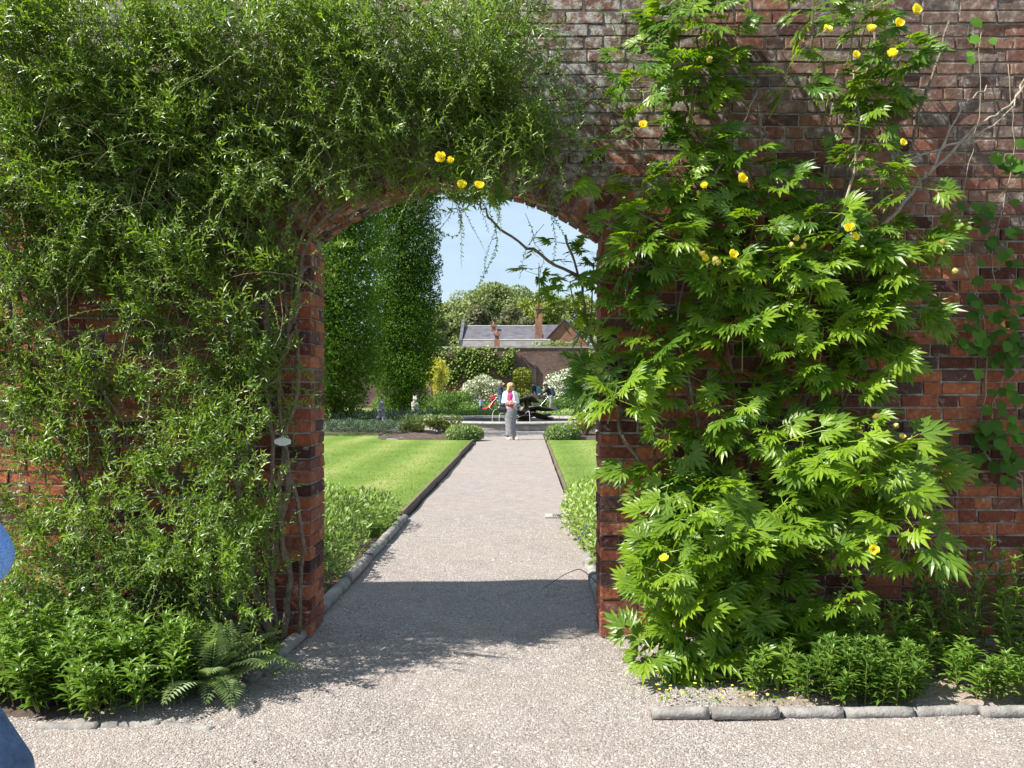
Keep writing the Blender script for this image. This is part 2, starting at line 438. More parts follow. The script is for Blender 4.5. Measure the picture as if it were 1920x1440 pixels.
def leaf_cloud(name, P, D, Nn, Ln, Wd, mat, parent=None, tmpl=T_LEAF, rnd=None):
    P = np.asarray(P, float); n = len(P)
    D = unit(np.asarray(D, float)); S = unit(np.cross(D, np.asarray(Nn, float))); U = np.cross(S, D)
    Ln = np.broadcast_to(np.asarray(Ln, float), (n,)); Wd = np.broadcast_to(np.asarray(Wd, float), (n,))
    T, Fc = tmpl; k = len(T)
    V = (P[:, None, :] + D[:, None, :] * (T[None, :, 0:1] * Ln[:, None, None]) + S[:, None, :] * (T[None, :, 1:2] * Wd[:, None, None])
         + U[:, None, :] * (T[None, :, 2:3] * Ln[:, None, None]))
    faces = (Fc[None] + (np.arange(n) * k)[:, None, None]).reshape(-1, Fc.shape[1])
    rn = RNG.random(n) if rnd is None else rnd
    me = npmesh(name, V.reshape(-1, 3), faces, mat, False, np.repeat(rn, k))
    o = obj(name, me, parent)
    return o

def rand_dirs(n, zbias=0.0):
    v = RNG.normal(size=(n, 3)); v[:, 2] += zbias
    return unit(v)

def blob_leaves(lumps, n, jitter=0.25):
    """points near the surfaces of several ellipsoid lumps [(cx,cy,cz,rx,ry,rz)...] -> positions, outward normals"""
    lumps = np.array(lumps, float)
    area = lumps[:, 3] * lumps[:, 5] + lumps[:, 4] * lumps[:, 5] + lumps[:, 3] * lumps[:, 4]
    idx = RNG.choice(len(lumps), n, p=area / area.sum())
    d = rand_dirs(n)
    rad = 1.0 - np.abs(RNG.normal(size=n)) * jitter
    rad = np.clip(rad, 0.15, 1.08)
    P = lumps[idx, :3] + d * lumps[idx, 3:] * rad[:, None]
    return P, unit(d / lumps[idx, 3:]), idx

def foliage(name, lumps, n, leaf, mat, parent, width=0.5, jitter=0.22, zmin=0.02, up=0.3, tmpl=T_TRI):
    P, Nn, idx = blob_leaves(lumps, n, jitter)
    k = P[:, 2] > zmin
    P, Nn, idx = P[k], Nn[k], idx[k]; n = len(P)
    D = unit(Nn * 0.5 + rand_dirs(n) * 0.8 + np.array([0, 0, up]))
    nn = unit(Nn + rand_dirs(n) * 0.6 + np.array([0, 0, 0.4]))
    Ln = leaf * RNG.uniform(0.6, 1.3, n)
    tone = RNG.random(len(lumps))[idx] * 0.35 + RNG.random(n) * 0.65
    o = leaf_cloud(name, P, D, nn, Ln, Ln * width, mat, parent, tmpl, tone)
    o['kind'] = 'stuff'
    return o
# ================================================================== GROUND
WALL_Y, WALL_T, WALL_H = 5.0, 0.34, 4.0
XL, XR = -1.28, 0.445

def sheet(name, polys, z, mat, kind='structure'):
    mb = MB()
    for p in polys: mb.add([(x, y, z) for x, y in p], [list(range(len(p)))])
    o = mb.build(name, mat); o['kind'] = kind
    return o

g = sheet('ground', [[(-900, -300), (900, -300), (900, 1500), (-900, 1500)]], -0.05, M['earth'])
# gravel court in front of the wall, gently uneven, and the path through the arch
def gridmesh(x0, x1, y0, y1, nx, ny, zf):
    xs = np.linspace(x0, x1, nx); ys = np.linspace(y0, y1, ny)
    X, Yg = np.meshgrid(xs, ys); Z = zf(X, Yg)
    V = np.stack([X.ravel(), Yg.ravel(), Z.ravel()], 1)
    i = np.arange(nx * ny).reshape(ny, nx)
    Fq = np.stack([i[:-1, :-1].ravel(), i[:-1, 1:].ravel(), i[1:, 1:].ravel(), i[1:, :-1].ravel()], 1)
    return V, Fq
def und(X, Yg): return 0.006 * np.sin(X * 2.1 + Yg) + 0.005 * np.sin(Yg * 3.3 - X * 1.4) + 0.003 * np.sin(X * 7 + Yg * 5)
V, Fq = gridmesh(-8, 8, -4, 5.36, 110, 70, und)
tag(obj('gravel_court', npmesh('gravel_court', V, Fq, M['gravel'], True)), kind='structure')
V, Fq = gridmesh(-1.34, 0.53, 5.3601, 28.3, 20, 120, und)
tag(obj('gravel_path', npmesh('gravel_path', V, Fq, M['gravel'], True)), kind='structure')
ringp = []
for k in range(48):
    a0, a1 = 2 * math.pi * k / 48, 2 * math.pi * (k + 1) / 48
    ringp.append([(-.4 + 3.0 * math.cos(a0), 31.9 + 3.0 * math.sin(a0)), (-.4 + 5.4 * math.cos(a0), 31.9 + 5.4 * math.sin(a0)), (-.4 + 5.4 * math.cos(a1), 31.9 + 5.4 * math.sin(a1)), (-.4 + 3.0 * math.cos(a1), 31.9 + 3.0 * math.sin(a1))])
ringp += [[(-14, 30.9), (-5.7, 30.9), (-5.7, 32.9), (-14, 32.9)], [(4.9, 30.9), (14, 30.9), (14, 32.9), (4.9, 32.9)]]
sheet('fountain_path', ringp, -0.012, M['gravel'])
sheet('far_path', [[(-1.3, 37.5), (0.5, 37.5), (0.5, 61.8), (-1.3, 61.8)]], -0.01, M['gravel'])

# lawns, a little higher than the path
def slab(name, pts, z0, z1, mat, kind='structure'):
    mb = MB(); n = len(pts)
    mb.add([(x, y, z0) for x, y in pts] + [(x, y, z1) for x, y in pts], [[i, (i + 1) % n, n + (i + 1) % n, n + i] for i in range(n)] + [list(range(n, 2 * n))])
    o = mb.build(name, mat); o['kind'] = kind; return o
slab('lawn', [(-15, 8.5), (-1.42, 8.5), (-1.42, 22.4), (-3.9, 22.6), (-4.6, 26.0), (-15, 26.0)], -0.04, 0.07, M['lawn'])
slab('lawn', [(0.60, 8.5), (14, 8.5), (14, 22.6), (0.60, 22.6)], -0.04, 0.06, M['lawn'])
slab('lawn', [(-30, 39.5), (-1.5, 39.5), (-1.5, 56), (-30, 56)], -0.04, 0.03, M['lawn'])
slab('lawn', [(0.7, 39.5), (25, 39.5), (25, 56), (0.7, 56)], -0.04, 0.03, M['lawn'])

def soilbed(name, x0, x1, y0, y1, nx, ny, h, mat, seed):
    r = np.random.default_rng(seed); ph = r.uniform(0, 6, 6)
    def zf(X, Yg):
        u = (X - x0) / (x1 - x0); v = (Yg - y0) / (y1 - y0)
        e = np.clip(np.minimum.reduce([u, 1 - u, v, 1 - v]) * 7, 0, 1)
        return -0.03 + e * (0.03 + h * (0.6 + 0.4 * np.sin(X * 3 + ph[0]) * np.sin(Yg * 4 + ph[1])) + 0.012 * r.normal(size=X.shape))
    V, Fq = gridmesh(x0, x1, y0, y1, nx, ny, zf)
    return tag(obj(name, npmesh(name, V, Fq, mat, True)), kind='structure')
soilbed('flower_bed', 0.50, 6.5, 3.86, 5.05, 130, 36, 0.022, M['drysoil'], 1)       # right of the arch
soilbed('flower_bed', -6.5, -1.42, 3.70, 5.05, 110, 36, 0.03, M['soil'], 2)         # left of the arch
soilbed('flower_bed', -9, -1.36, 5.36, 8.52, 60, 30, 0.03, M['soil'], 3)
soilbed('flower_bed', 0.56, 9, 5.36, 8.52, 60, 30, 0.03, M['soil'], 4)
soilbed('flower_bed', -4.4, -1.36, 22.45, 27.3, 40, 40, 0.16, M['soil'], 5)
soilbed('flower_bed', 0.62, 6, 22.65, 27.3, 40, 40, 0.12, M['soil'], 6)
soilbed('flower_bed', -22, -4.65, 26.1, 30.6, 40, 20, 0.05, M['soil'], 8)
soilbed('flower_bed', -22, -5.5, 33.2, 39.6, 40, 20, 0.05, M['soil'], 9)

# loose pebbles lying on the gravel nearest the camera
def pebbles(name, n, x0, x1, y0, y1, smin, smax, mat):
    P = np.stack([RNG.uniform(x0, x1, n), y0 + (y1 - y0) * RNG.random(n) ** 1.3, np.zeros(n)], 1)
    P[:, 2] = und(P[:, 0], P[:, 1])
    s = RNG.uniform(smin, smax, n)
    base = np.array([[1, 0, 0], [0, 1, 0], [-1, 0, 0], [0, -1, 0], [0, 0, .7], [0, 0, -.5]], float)
    ang = RNG.uniform(0, 6.28, n); ca, sa = np.cos(ang), np.sin(ang)
    B = base[None] * (1 + RNG.normal(size=(n, 6, 1)) * 0.22)
    B[:, :, 0] *= 1.25
    V = np.empty_like(B)
    V[:, :, 0] = B[:, :, 0] * ca[:, None] - B[:, :, 1] * sa[:, None]; V[:, :, 1] = B[:, :, 0] * sa[:, None] + B[:, :, 1] * ca[:, None]
    V[:, :, 2] = B[:, :, 2]
    V = V * s[:, None, None] + P[:, None, :] + np.array([0, 0, 0.001])
    fc = np.array([[0, 1, 4], [1, 2, 4], [2, 3, 4], [3, 0, 4]])
    faces = (fc[None] + (np.arange(n) * 6)[:, None, None]).reshape(-1, 3)
    o = obj(name, npmesh(name, V.reshape(-1, 3), faces, mat, True, np.repeat(RNG.random(n), 6)))
    o['kind'] = 'stuff'
    return o
def pebblemat():
    m, nt, out = newmat('pebble')
    at = N(nt, 'ShaderNodeAttribute', attribute_name='rnd')
    r = ramp(nt, [(0.0, (0.15, 0.13, 0.12)), (0.3, (0.27, 0.24, 0.22)), (0.65, (0.36, 0.32, 0.295)), (0.92, (0.43, 0.395, 0.37)), (1.0, (0.58, 0.56, 0.55))])
    nt.links.new(at.outputs['Fac'], r.inputs['Fac'])
    p = N(nt, 'ShaderNodeBsdfPrincipled', Roughness=0.75); nt.links.new(r.outputs['Color'], p.inputs['Base Color'])
    nt.links.new(p.outputs[0], out.inputs[0]); return m
M['pebble'] = pebblemat()
pebbles('loose_gravel', 52000, -3.2, 3.2, 2.9, 5.35, 0.0024, 0.0062, M['pebble'])
pebbles('loose_gravel', 260, -3.0, 3.0, 3.0, 7.5, 0.007, 0.013, M['pebble'])
pebbles('loose_gravel', 16000, -1.32, 0.52, 5.35, 9.5, 0.0025, 0.006, M['pebble'])

# ================================================================== FRONT WALL
wall = empty('garden_wall', (0, WALL_Y, 0), 'tall old red brick garden wall with the arched opening, nearest the camera', 'wall')
cxa = (XL + XR) / 2; c_ = (XR - XL) / 2
Z_SPR, RISE = 2.40, 0.32
RAD = (c_ * c_ + RISE * RISE) / (2 * RISE); ZC = Z_SPR + RISE - RAD; TH0 = math.asin(c_ / RAD)
RH = 0.235
def half(z):
    if z < Z_SPR: return c_
    ze = ZC + (RAD + RH) * math.cos(TH0)
    if z < ze: return (z - ZC) * math.tan(TH0) + 0.006
    q = (RAD + RH + 0.008) ** 2 - (z - ZC) ** 2
    return math.sqrt(q) if q > 0 else 0.0

# mortar core, set back behind the faces of the bricks
core = MB(); rc = 0.011
y0, y1 = WALL_Y + rc, WALL_Y + WALL_T - rc
core.box(-6.2, XL - rc, y0, y1, -0.1, WALL_H); core.box(XR + rc, 6.2, y0, y1, -0.1, WALL_H)
ns = 28; bots = []
for i in range(ns + 1):
    x = XL - rc + (XR - XL + 2 * rc) * i / ns
    q = min(1, abs(x - cxa) / (RAD + rc)); bots.append((x, ZC + math.sqrt(max(0, (RAD + rc + .002) ** 2 - (x - cxa) ** 2))))
rings = []
for x, zb in bots: rings.append([(x, y0, zb), (x, y1, zb), (x, y1, WALL_H), (x, y0, WALL_H)])
core.loft(rings)
core.build('mortar_core', M['mortar'], wall)
cop = MB(); cop.box(-6.2, 6.2, WALL_Y - 0.05, WALL_Y + WALL_T + .05, WALL_H + .002, WALL_H + 0.09)
cop.build('coping', M['stone'], wall)

def brickproto(L_, D_, H_, seed):
    r = random.Random(seed); bm = bmesh.new()
    bmesh.ops.create_cube(bm, size=1.0)
    for v in bm.verts: v.co = Vector((v.co.x * L_, v.co.y * D_, v.co.z * H_))
    bmesh.ops.bevel(bm, geom=list(bm.edges), offset=0.0045, segments=1, affect='EDGES')
    for v in bm.verts: v.co += Vector((r.uniform(-1, 1) * .004, r.uniform(-1, 1) * .003, r.uniform(-1, 1) * .0032))
    me = bpy.data.meshes.new('brick'); bm.to_mesh(me); bm.free(); me.materials.append(M['brick'])
    return me
ST = [brickproto(0.215, 0.1025, 0.066, i) for i in range(10)]
HD = [brickproto(0.1025, 0.1025, 0.066, 50 + i) for i in range(8)]
ROW = 0.0762
bricks = []       # (x, y, z, lenx, leny, priority)
rr = random.Random(3)
def prio(x, z, jamb=False):
    sx_, sy_ = CX + 315 * x, CY - 315 * (z - CAMH)
    if sx_ < -20 or sx_ > 1940 or sy_ < -15 or sy_ > 1200: return 0
    if jamb: return 4
    if 1128 <= sx_ <= 1195 and sy_ > 440: return 6
    if 540 <= sx_ <= 610 and sy_ > 520: return 6
    if 1700 <= sx_ and (sy_ < 1110): return 5
    if 1330 < sx_ < 1540 and sy_ < 290: return 5
    if 1010 < sx_ < 1140 and 30 < sy_ < 340: return 4.5
    if 0 < sx_ < 220 and 700 < sy_ < 1080: return 4
    if 220 < sx_ < 400 and 640 < sy_ < 900: return 3
    return 1
def lay(xa, xb, z, r, frm):
    """one course between xa and xb, laid from the end `frm` ('a', 'b' or None)"""
    mort = 0.0105; header = (r % 4 == 2)
    x = xa if frm != 'b' else xb
    sgn = 1 if frm != 'b' else -1
    first = True; off = rr.uniform(0, .2)
    while True:
        rem = (xb - x) if sgn > 0 else (x - xa)
        if rem < 0.03: break
        ln = 0.1025 if header else 0.215
        if rr.random() < 0.10: ln = 0.1025 if ln > .2 else 0.16
        dy = 0.1025
        if first:
            if frm is None: ln = 0.05 + off
            else:
                ln = 0.215 if r % 2 == 0 else 0.1025
                if abs(frm_jamb(frm, xa, xb) - x) < 0.02 and z < Z_SPR: dy = 0.1025 if r % 2 == 0 else 0.215
        ln += rr.uniform(-.006, .006)
        if rem - ln < 0.045: ln = rem
        cx_ = x + sgn * ln / 2
        bricks.append((cx_, WALL_Y + dy / 2 + rr.uniform(-.005, .005), z + ROW / 2 + rr.uniform(-.0025, .0025), ln, dy, prio(cx_, z)))
        x += sgn * (ln + mort); first = False
def frm_jamb(frm, xa, xb): return xa if frm == 'a' else xb
nrow = int(WALL_H / ROW)
for r in range(nrow):
    z = r * ROW + 0.003; zm = z + ROW / 2
    hx = half(zm) if zm < ZC + RAD + RH + 0.02 else 0
    if hx > 0.0:
        lay(-5.2, cxa - hx, z, r, 'b'); lay(cxa + hx, 5.2, z, r, 'a')
    else: lay(-5.2 + rr.uniform(0, .1), 5.2, z, r, None)
    if zm < Z_SPR - 0.02:                        # the bricks that face the opening, behind the quoin
        d0 = 0.1025 if r % 2 == 0 else 0.215
        for s_, xe in ((-1, XL), (1, XR)):
            ya, yb = WALL_Y + d0 + 0.0105, WALL_Y + WALL_T
            bricks.append((xe + s_ * 0.052, (ya + yb) / 2, z + ROW / 2, 0.1025 + rr.uniform(-.003, .003), yb - ya, 4.2 if s_ < 0 else 0.5))
rr.shuffle(bricks); bricks.sort(key=lambda b: -b[5])
massV, massF, mb_off = [], [], 0
for i, (x, y, z, lx, ly, pr) in enumerate(bricks):
    long_y = ly > lx + 0.02
    ln = max(lx, ly)
    me = (ST if ln > 0.155 else HD)[rr.randrange(8)]
    L0 = 0.215 if ln > 0.155 else 0.1025
    sxl, syl = ((ly / L0, lx / 0.1025) if long_y else (lx / L0, ly / 0.1025))
    rot = (rr.gauss(0, .006), rr.gauss(0, .006), (math.pi / 2 if long_y else 0) + rr.gauss(0, .008))
    if i < 300 and pr >= 3:
        o = bpy.data.objects.new('brick', me); C.objects.link(o); o.parent = wall
        o.location = (x, y - WALL_Y, z); o.rotation_euler = rot; o.scale = (sxl, syl, 1)
    else:
        Mx = Matrix.LocRotScale(Vector((x, y, z)), Matrix.Rotation(rot[2], 3, 'Z').to_euler(), Vector((sxl, syl, 1)))
        A = np.array(Mx)
        if i <= 300 or not massV: pass
        co = np.empty(len(me.vertices) * 3); me.vertices.foreach_get('co', co); co = co.reshape(-1, 3)
        massV.append(co @ A[:3, :3].T + A[:3, 3])
        massF.extend([[v + mb_off for v in p.vertices] for p in me.polygons]); mb_off += len(co)
o = obj('brickwork', npmesh('brickwork', np.concatenate(massV), massF, M['brick_mass']), wall); o['kind'] = 'stuff'

# arch ring: three bricks deep, wedge shaped
nv = 25; step = 2 * TH0 / nv
def voussoir(seed):
    r = random.Random(seed); bm = bmesh.new(); bmesh.ops.create_cube(bm, size=1.0)
    for v in bm.verts:
        u, w_, t = v.co.x, v.co.y, v.co.z          # u across, w deep, t radial
        rad = RAD + (0.001 if t < 0 else RH)
        half_a = step / 2 * rad - 0.004
        v.co = Vector((u * 2 * half_a, w_ * 0.105, rad))
    bmesh.ops.bevel(bm, geom=list(bm.edges), offset=0.004, segments=1, affect='EDGES')
    for v in bm.verts: v.co += Vector((r.uniform(-1, 1) * .002, r.uniform(-1, 1) * .002, r.uniform(-1, 1) * .003))
    me = bpy.data.meshes.new('arch_brick'); bm.to_mesh(me); bm.free(); me.materials.append(M['brick']); return me
VS = [voussoir(i) for i in range(6)]
for k in range(nv):
    a = -TH0 + step * (k + .5)
    for j in range(3):
        o = bpy.data.objects.new('arch_brick', VS[rr.randrange(6)]); C.objects.link(o); o.parent = wall
        o.location = (cxa, 0.0535 + 0.1165 * j + rr.uniform(-.002, .002), ZC); o.rotation_euler = (0, a, 0)

# ================================================================== EDGING
def half_round(a, b, r, seed):
    """a half round kerb stone lying between a and b, slightly worn"""
    a, b = Vector(a), Vector(b); rd = random.Random(seed); d = (b - a); n = 7; rings = []
    s = d.normalized().cross(Vector((0, 0, 1)))
    for i in range(n + 1):
        t = i / n; c = a + d * t; k = r * (0.95 if i in (0, n) else 1) * rd.uniform(.98, 1.02)
        if i == 0: c = c + d.normalized() * .004
        rg = []
        for j in range(10):
            th = 2 * math.pi * j / 10
            rg.append(c + s * (math.cos(th) * k * 1.05 + rd.gauss(0, .0016)) + Vector((0, 0, math.sin(th) * k + rd.gauss(0, .0016))))
        rings.append(rg)
    return MB().loft(rings)
xs = [1220, 1333, 1462, 1582, 1715, 1838, 1965]
ordn = ['leftmost', 'second from left', 'third from left', 'fourth from left', 'fifth from left', 'rightmost']
for i in range(6):
    a = gpx(xs[i], 1337, 0.012 + (0.010 if i in (1, 5) else 0)); b = gpx(xs[i + 1] - 4, 1337 - (3 if i > 3 else 0), a.z)
    o = half_round(a, b, 0.029, i).build('edging_stone', M['edging'], None, True)
    tag(o, 'grey half-round edging stone, %s in the row before the right-hand bed' % ordn[i], 'edging stone', 'edging stones of the right-hand front bed')
lp = [(70, 1366), (190, 1366), (305, 1362), (402, 1374)]
for i in range(3):
    o = half_round(gpx(*lp[i], -0.008), gpx(*lp[i + 1], -0.006) - Vector((.012, 0, 0)), 0.026, 20 + i).build('edging_stone', M['edging'], None, True)
    tag(o, ['sunken grey edging stone near the jeans leg at the left edge', 'sunken grey edging stone below the middle of the left leafy plants', 'grey edging stone lying loose below the feathery plant'][i], 'edging stone', 'edging stones of the left-hand front bed')
o = half_round((-1.40, 4.25, .02), (-1.335, 4.98, .03), 0.04, 31).build('edging_stone', M['edging'], None, True)
tag(o, 'shaded edging stone leading to the foot of the left arch pier', 'edging stone')
ys = [5.42, 6.35, 7.2, 8.0, 8.75, 9.45]
for i in range(5):
    o = half_round((-1.36, ys[i], .035), (-1.36, ys[i + 1] - .02, .026), 0.045, 40 + i).build('edging_stone', M['edging'], None, True)
    tag(o, ['nearest', 'second', 'third', 'fourth', 'farthest'][i] + ' rounded edging stone left of the path just beyond the arch', 'edging stone', 'edging stones left of the garden path')
ys = [5.5, 6.4, 7.3]
for i in range(2):
    o = half_round((0.53, ys[i], .03), (0.53, ys[i + 1] - .02, .03), 0.05, 60 + i).build('edging_stone', M['edging'], None, True)
    tag(o, ['nearer', 'farther'][i] + ' rounded edging stone right of the path behind the right pier', 'edging stone')
for i, (ya, yb, dx) in enumerate([(9.5, 13.0, 0), (13.03, 17.6, .012), (17.63, 22.3, -.008)]):
    o = MB().box(-1.415 + dx, -1.385 + dx, ya, yb, -0.03, 0.095 + .006 * i).build('lawn_edging_board', M['board'])
    tag(o, ['nearest', 'middle', 'farthest'][i] + ' timber board edging the left lawn along the path', 'edging board', 'edging boards of the left lawn')
for i, (ya, yb) in enumerate([(9.0, 15.5), (15.53, 22.5)]):
    o = MB().box(0.565, 0.59, ya, yb, -0.03, 0.05).build('lawn_edging_board', M['board'])
    tag(o, ['nearer', 'farther'][i] + ' low timber board edging the right lawn along the path', 'edging board')
# drain set in the path
dr = empty('drain_cover', gpx(1040, 968), 'small pale drain surround with dark iron grate at right of path', 'drain cover')
p = dr.location
MB().box(p.x - .11, p.x + .11, p.y - .13, p.y + .13, -.02, .012).build('surround', M['stone'], dr)
gr = MB().box(p.x - .03, p.x + .085, p.y - .09, p.y + .09, .0, .0135).build('grate', M['stone'], dr)
for k in range(5): MB().box(p.x - .022 + k * .021, p.x - .012 + k * .021, p.y - .08, p.y + .08, .012, .0165).build('slot', M['iron'], gr)
# ================================================================== PLANTS BY THE FRONT WALL
def grid_points(rows, x0, n, seed, cell=80, power=1.0):
    """scatter n points over the wall in proportion to a coarse chart of how thick the plant grows"""
    r = np.random.default_rng(seed)
    G = np.array([[int(c) for c in row] for row in rows], float) ** power
    p = (G / G.sum()).ravel()
    idx = r.choice(len(p), n, p=p); ry, cx_ = np.divmod(idx, G.shape[1])
    return x0 + (cx_ + r.random(n)) * cell, (ry + r.random(n)) * cell, r

def twig_leaves(p0, d0, length, nstep, grav, r, spacing, leaf, width, out, angle=0.75, tips=True):
    """grow one leafy twig: a curving line with leaves set spirally along it"""
    pts = [np.array(p0, float)]; d = unit(np.array(d0, float)); st = length / nstep
    for i in range(nstep):
        d = unit(d + grav * st + r.normal(size=3) * 0.10)
        q = pts[-1] + d * st
        if q[1] > WALL_Y - 0.02: q[1] = WALL_Y - 0.02
        if q[2] < 0.03: q[2] = 0.03
        pts.append(q)
    pts = np.array(pts)
    n = max(3, int(length / spacing)); t = np.linspace(0.04, 1, n) * nstep
    i = np.minimum(t.astype(int), nstep - 1); f = (t - i)[:, None]
    P = pts[i] * (1 - f) + pts[i + 1] * f; T = unit(pts[i + 1] - pts[i])
    a = np.arange(n) * 2.4 + r.uniform(0, 6); ref = unit(np.cross(T, np.array([.3, .2, .93]) + r.normal(size=3) * .05)); bi = np.cross(T, ref)
    rad = ref * np.cos(a)[:, None] + bi * np.sin(a)[:, None]
    D = T * math.cos(angle) + rad * math.sin(angle) + r.normal(size=(n, 3)) * .12
    Nn = unit(T * math.sin(angle) * .3 - rad * math.cos(angle) * 0.35 + np.array([-.65, -.55, .55]) + r.normal(size=(n, 3)) * .25)
    sz = leaf * r.uniform(.65, 1.2, n) * np.clip(1.15 - 0.45 * np.linspace(0, 1, n) ** 3, .4, 2)
    out['P'].append(P); out['D'].append(D); out['N'].append(Nn); out['L'].append(sz); out['W'].append(sz * width)
    tone = r.random() * .4
    out['R'].append(tone + r.random(n) * .45 + np.linspace(0, .15, n))
    out['T'].append(pts)

def new_out(): return {k: [] for k in 'PDNLWRT'}

def finish(out, lname, lmat, tname, tmat, parent, r0=0.0022, keep=lambda i: True):
    cat = {k: np.concatenate(out[k]) for k in 'PDNLWR'}
    o = leaf_cloud(lname, cat['P'], cat['D'], cat['N'], cat['L'], cat['W'], lmat, parent, T_LEAF, cat['R']); o['kind'] = 'stuff'
    tubes_np(tname, out['T'], r0, tmat, parent)
    return o

def tubes_np(name, paths, r0, mat, parent, n=3, taper=0.35):
    V, Fs, b = [], [], 0
    ang = np.arange(n) * 2 * math.pi / n
    for p in paths:
        k = len(p); d = np.gradient(p, axis=0); d = unit(d)
        a = unit(np.cross(d, np.array([.31, .22, .93]))); c = np.cross(d, a)
        rr_ = (r0 if np.isscalar(r0) else r0) * np.linspace(1, taper, k)
        V.append((p[:, None] + (a[:, None] * np.cos(ang)[None, :, None] + c[:, None] * np.sin(ang)[None, :, None]) * rr_[:, None, None]).reshape(-1, 3))
        i = (np.arange(k - 1) * n)[:, None] + np.arange(n)[None]; j = (np.arange(k - 1) * n)[:, None] + (np.arange(n)[None] + 1) % n
        Fs.append(np.stack([i, j, j + n, i + n], -1).reshape(-1, 4) + b); b += k * n
    o = obj(name, npmesh(name, np.concatenate(V), np.concatenate(Fs), mat, True), parent); o['kind'] = 'stuff'
    return o

def stem(parent, pts, r0, r1, mat, name='branch', n=7):
    sp = smooth_path(pts, 6); rd = random.Random(len(sp) * 31 + int(pts[0][0] * 100))
    for q in sp[1:-1]: q += Vector((rd.gauss(0, .006), rd.gauss(0, .006), rd.gauss(0, .006)))
    rs = [v * rd.uniform(.9, 1.12) for v in vary(len(sp), r0, r1)]
    return MB().tube(sp, rs, n).build(name, mat, parent, True)

# ---- fine-leaved arching shrub trained over the left half of the wall and over the arch
LEFT = ['99999999999872', '99999999999992', '99999999989994', '99999999988885', '99999998776663', '99998888500000', '99877778500000', '88656664000000',
        '78645664000000', '67644663000000', '23445663000000', '22567763000000', '14467763000000', '03677763000000', '00356752000000', '00024530000000']
shrub = empty('climbing_shrub', (-1.65, 4.82, 0), 'fine-leaved arching green shrub trained over the left wall and the arch', 'climbing shrub')
xs, ys_, r = grid_points(LEFT, -60, 1280, 5, power=1.15)
out = new_out()
def shrub_depth(x, y):
    lump = 0.14 * math.sin(x * .021 + 1.3) * math.sin(y * .024 + x * .006) + 0.08 * math.sin(x * .05 - y * .043)
    d = 0.24 + 0.16 * max(0, (300 - y) / 300) + 0.20 * x / 1000 + 0.42 * min(1, max(0, (y - 700) / 330)) * min(1, max(0, (640 - x) / 160))
    return max(.10, d + lump)
for x, y in zip(xs, ys_):
    # a tuft: one side branch with several leafy shoots
    dep = shrub_depth(x, y) * (1 - .75 * r.random() ** 1.8) + 0.03
    p = np.array(px(x, y, WALL_Y - dep)); k = r.random()
    if y > 560 and p[0] > XL - 0.05: continue
    base = np.array([r.normal(-.1, .45), -0.35 - r.random() * .4, .75]); big = r.uniform(.8, 1.2)
    if k < 0.70:
        for s_ in range(r.integers(4, 8)):
            q = p + r.normal(size=3) * np.array([.05, .035, .05]); q[1] = min(q[1], WALL_Y - .03)
            if y > 380 and q[0] > XL - .04: continue
            twig_leaves(q, base + r.normal(size=3) * .38, r.uniform(.12, .30) * (.7 if (y > 300 and x > 560) else 1), 6, np.array([0, 0, -.3]), r, 0.0125, r.uniform(.034, .054) * big, 0.25, out)
    elif k < 0.90:
        for s_ in range(r.integers(3, 6)):
            twig_leaves(p + r.normal(size=3) * np.array([.06, .02, .05]), (r.normal(0, .8), -.6, r.normal(.1, .3)), r.uniform(.18, .42) * (.6 if (y > 300 and x > 560) else 1), 7, np.array([0, 0, -2.0]), r, 0.0125, r.uniform(.024, .038) * big, 0.27, out)
    else:
        for s_ in range(2):
            twig_leaves(p, (r.normal(0, .4), -.4, -.6), r.uniform(.2, .5), 7, np.array([0, 0, -1.5]), r, 0.009, r.uniform(.012, .020), .36, out)
# inner growth close to the bricks of the upper wall
x2, y2, _ = grid_points(LEFT[:7], -60, 1500, 8)
for x, y in zip(x2, y2):
    q = np.array(px(x, y, WALL_Y - r.uniform(.03, .14)))
    if y > 330 and x > 560: continue
    twig_leaves(q, (r.normal(0, .6), -.3, r.normal(.3, .5)), r.uniform(.14, .3), 5, np.array([0, 0, -.6]), r, 0.015, r.uniform(.03, .048), .27, out)
# thin hanging sprays over the crown of the arch
for k in range(105):
    x, y = r.uniform(590, 1060), r.uniform(60, 315)
    if k < 16: x, y = r.uniform(20, 560), r.uniform(60, 700)
    p = np.array(px(x, y, WALL_Y - r.uniform(.2, .5)))
    zmin = .15 if x > 610 else .9
    twig_leaves(p, (r.normal(0, .5), -.25, r.uniform(-.4, .3)), r.uniform(.25, .55), 9, np.array([0, .06, -2.6]), r, 0.0085, r.uniform(.013, .024), .34, out)
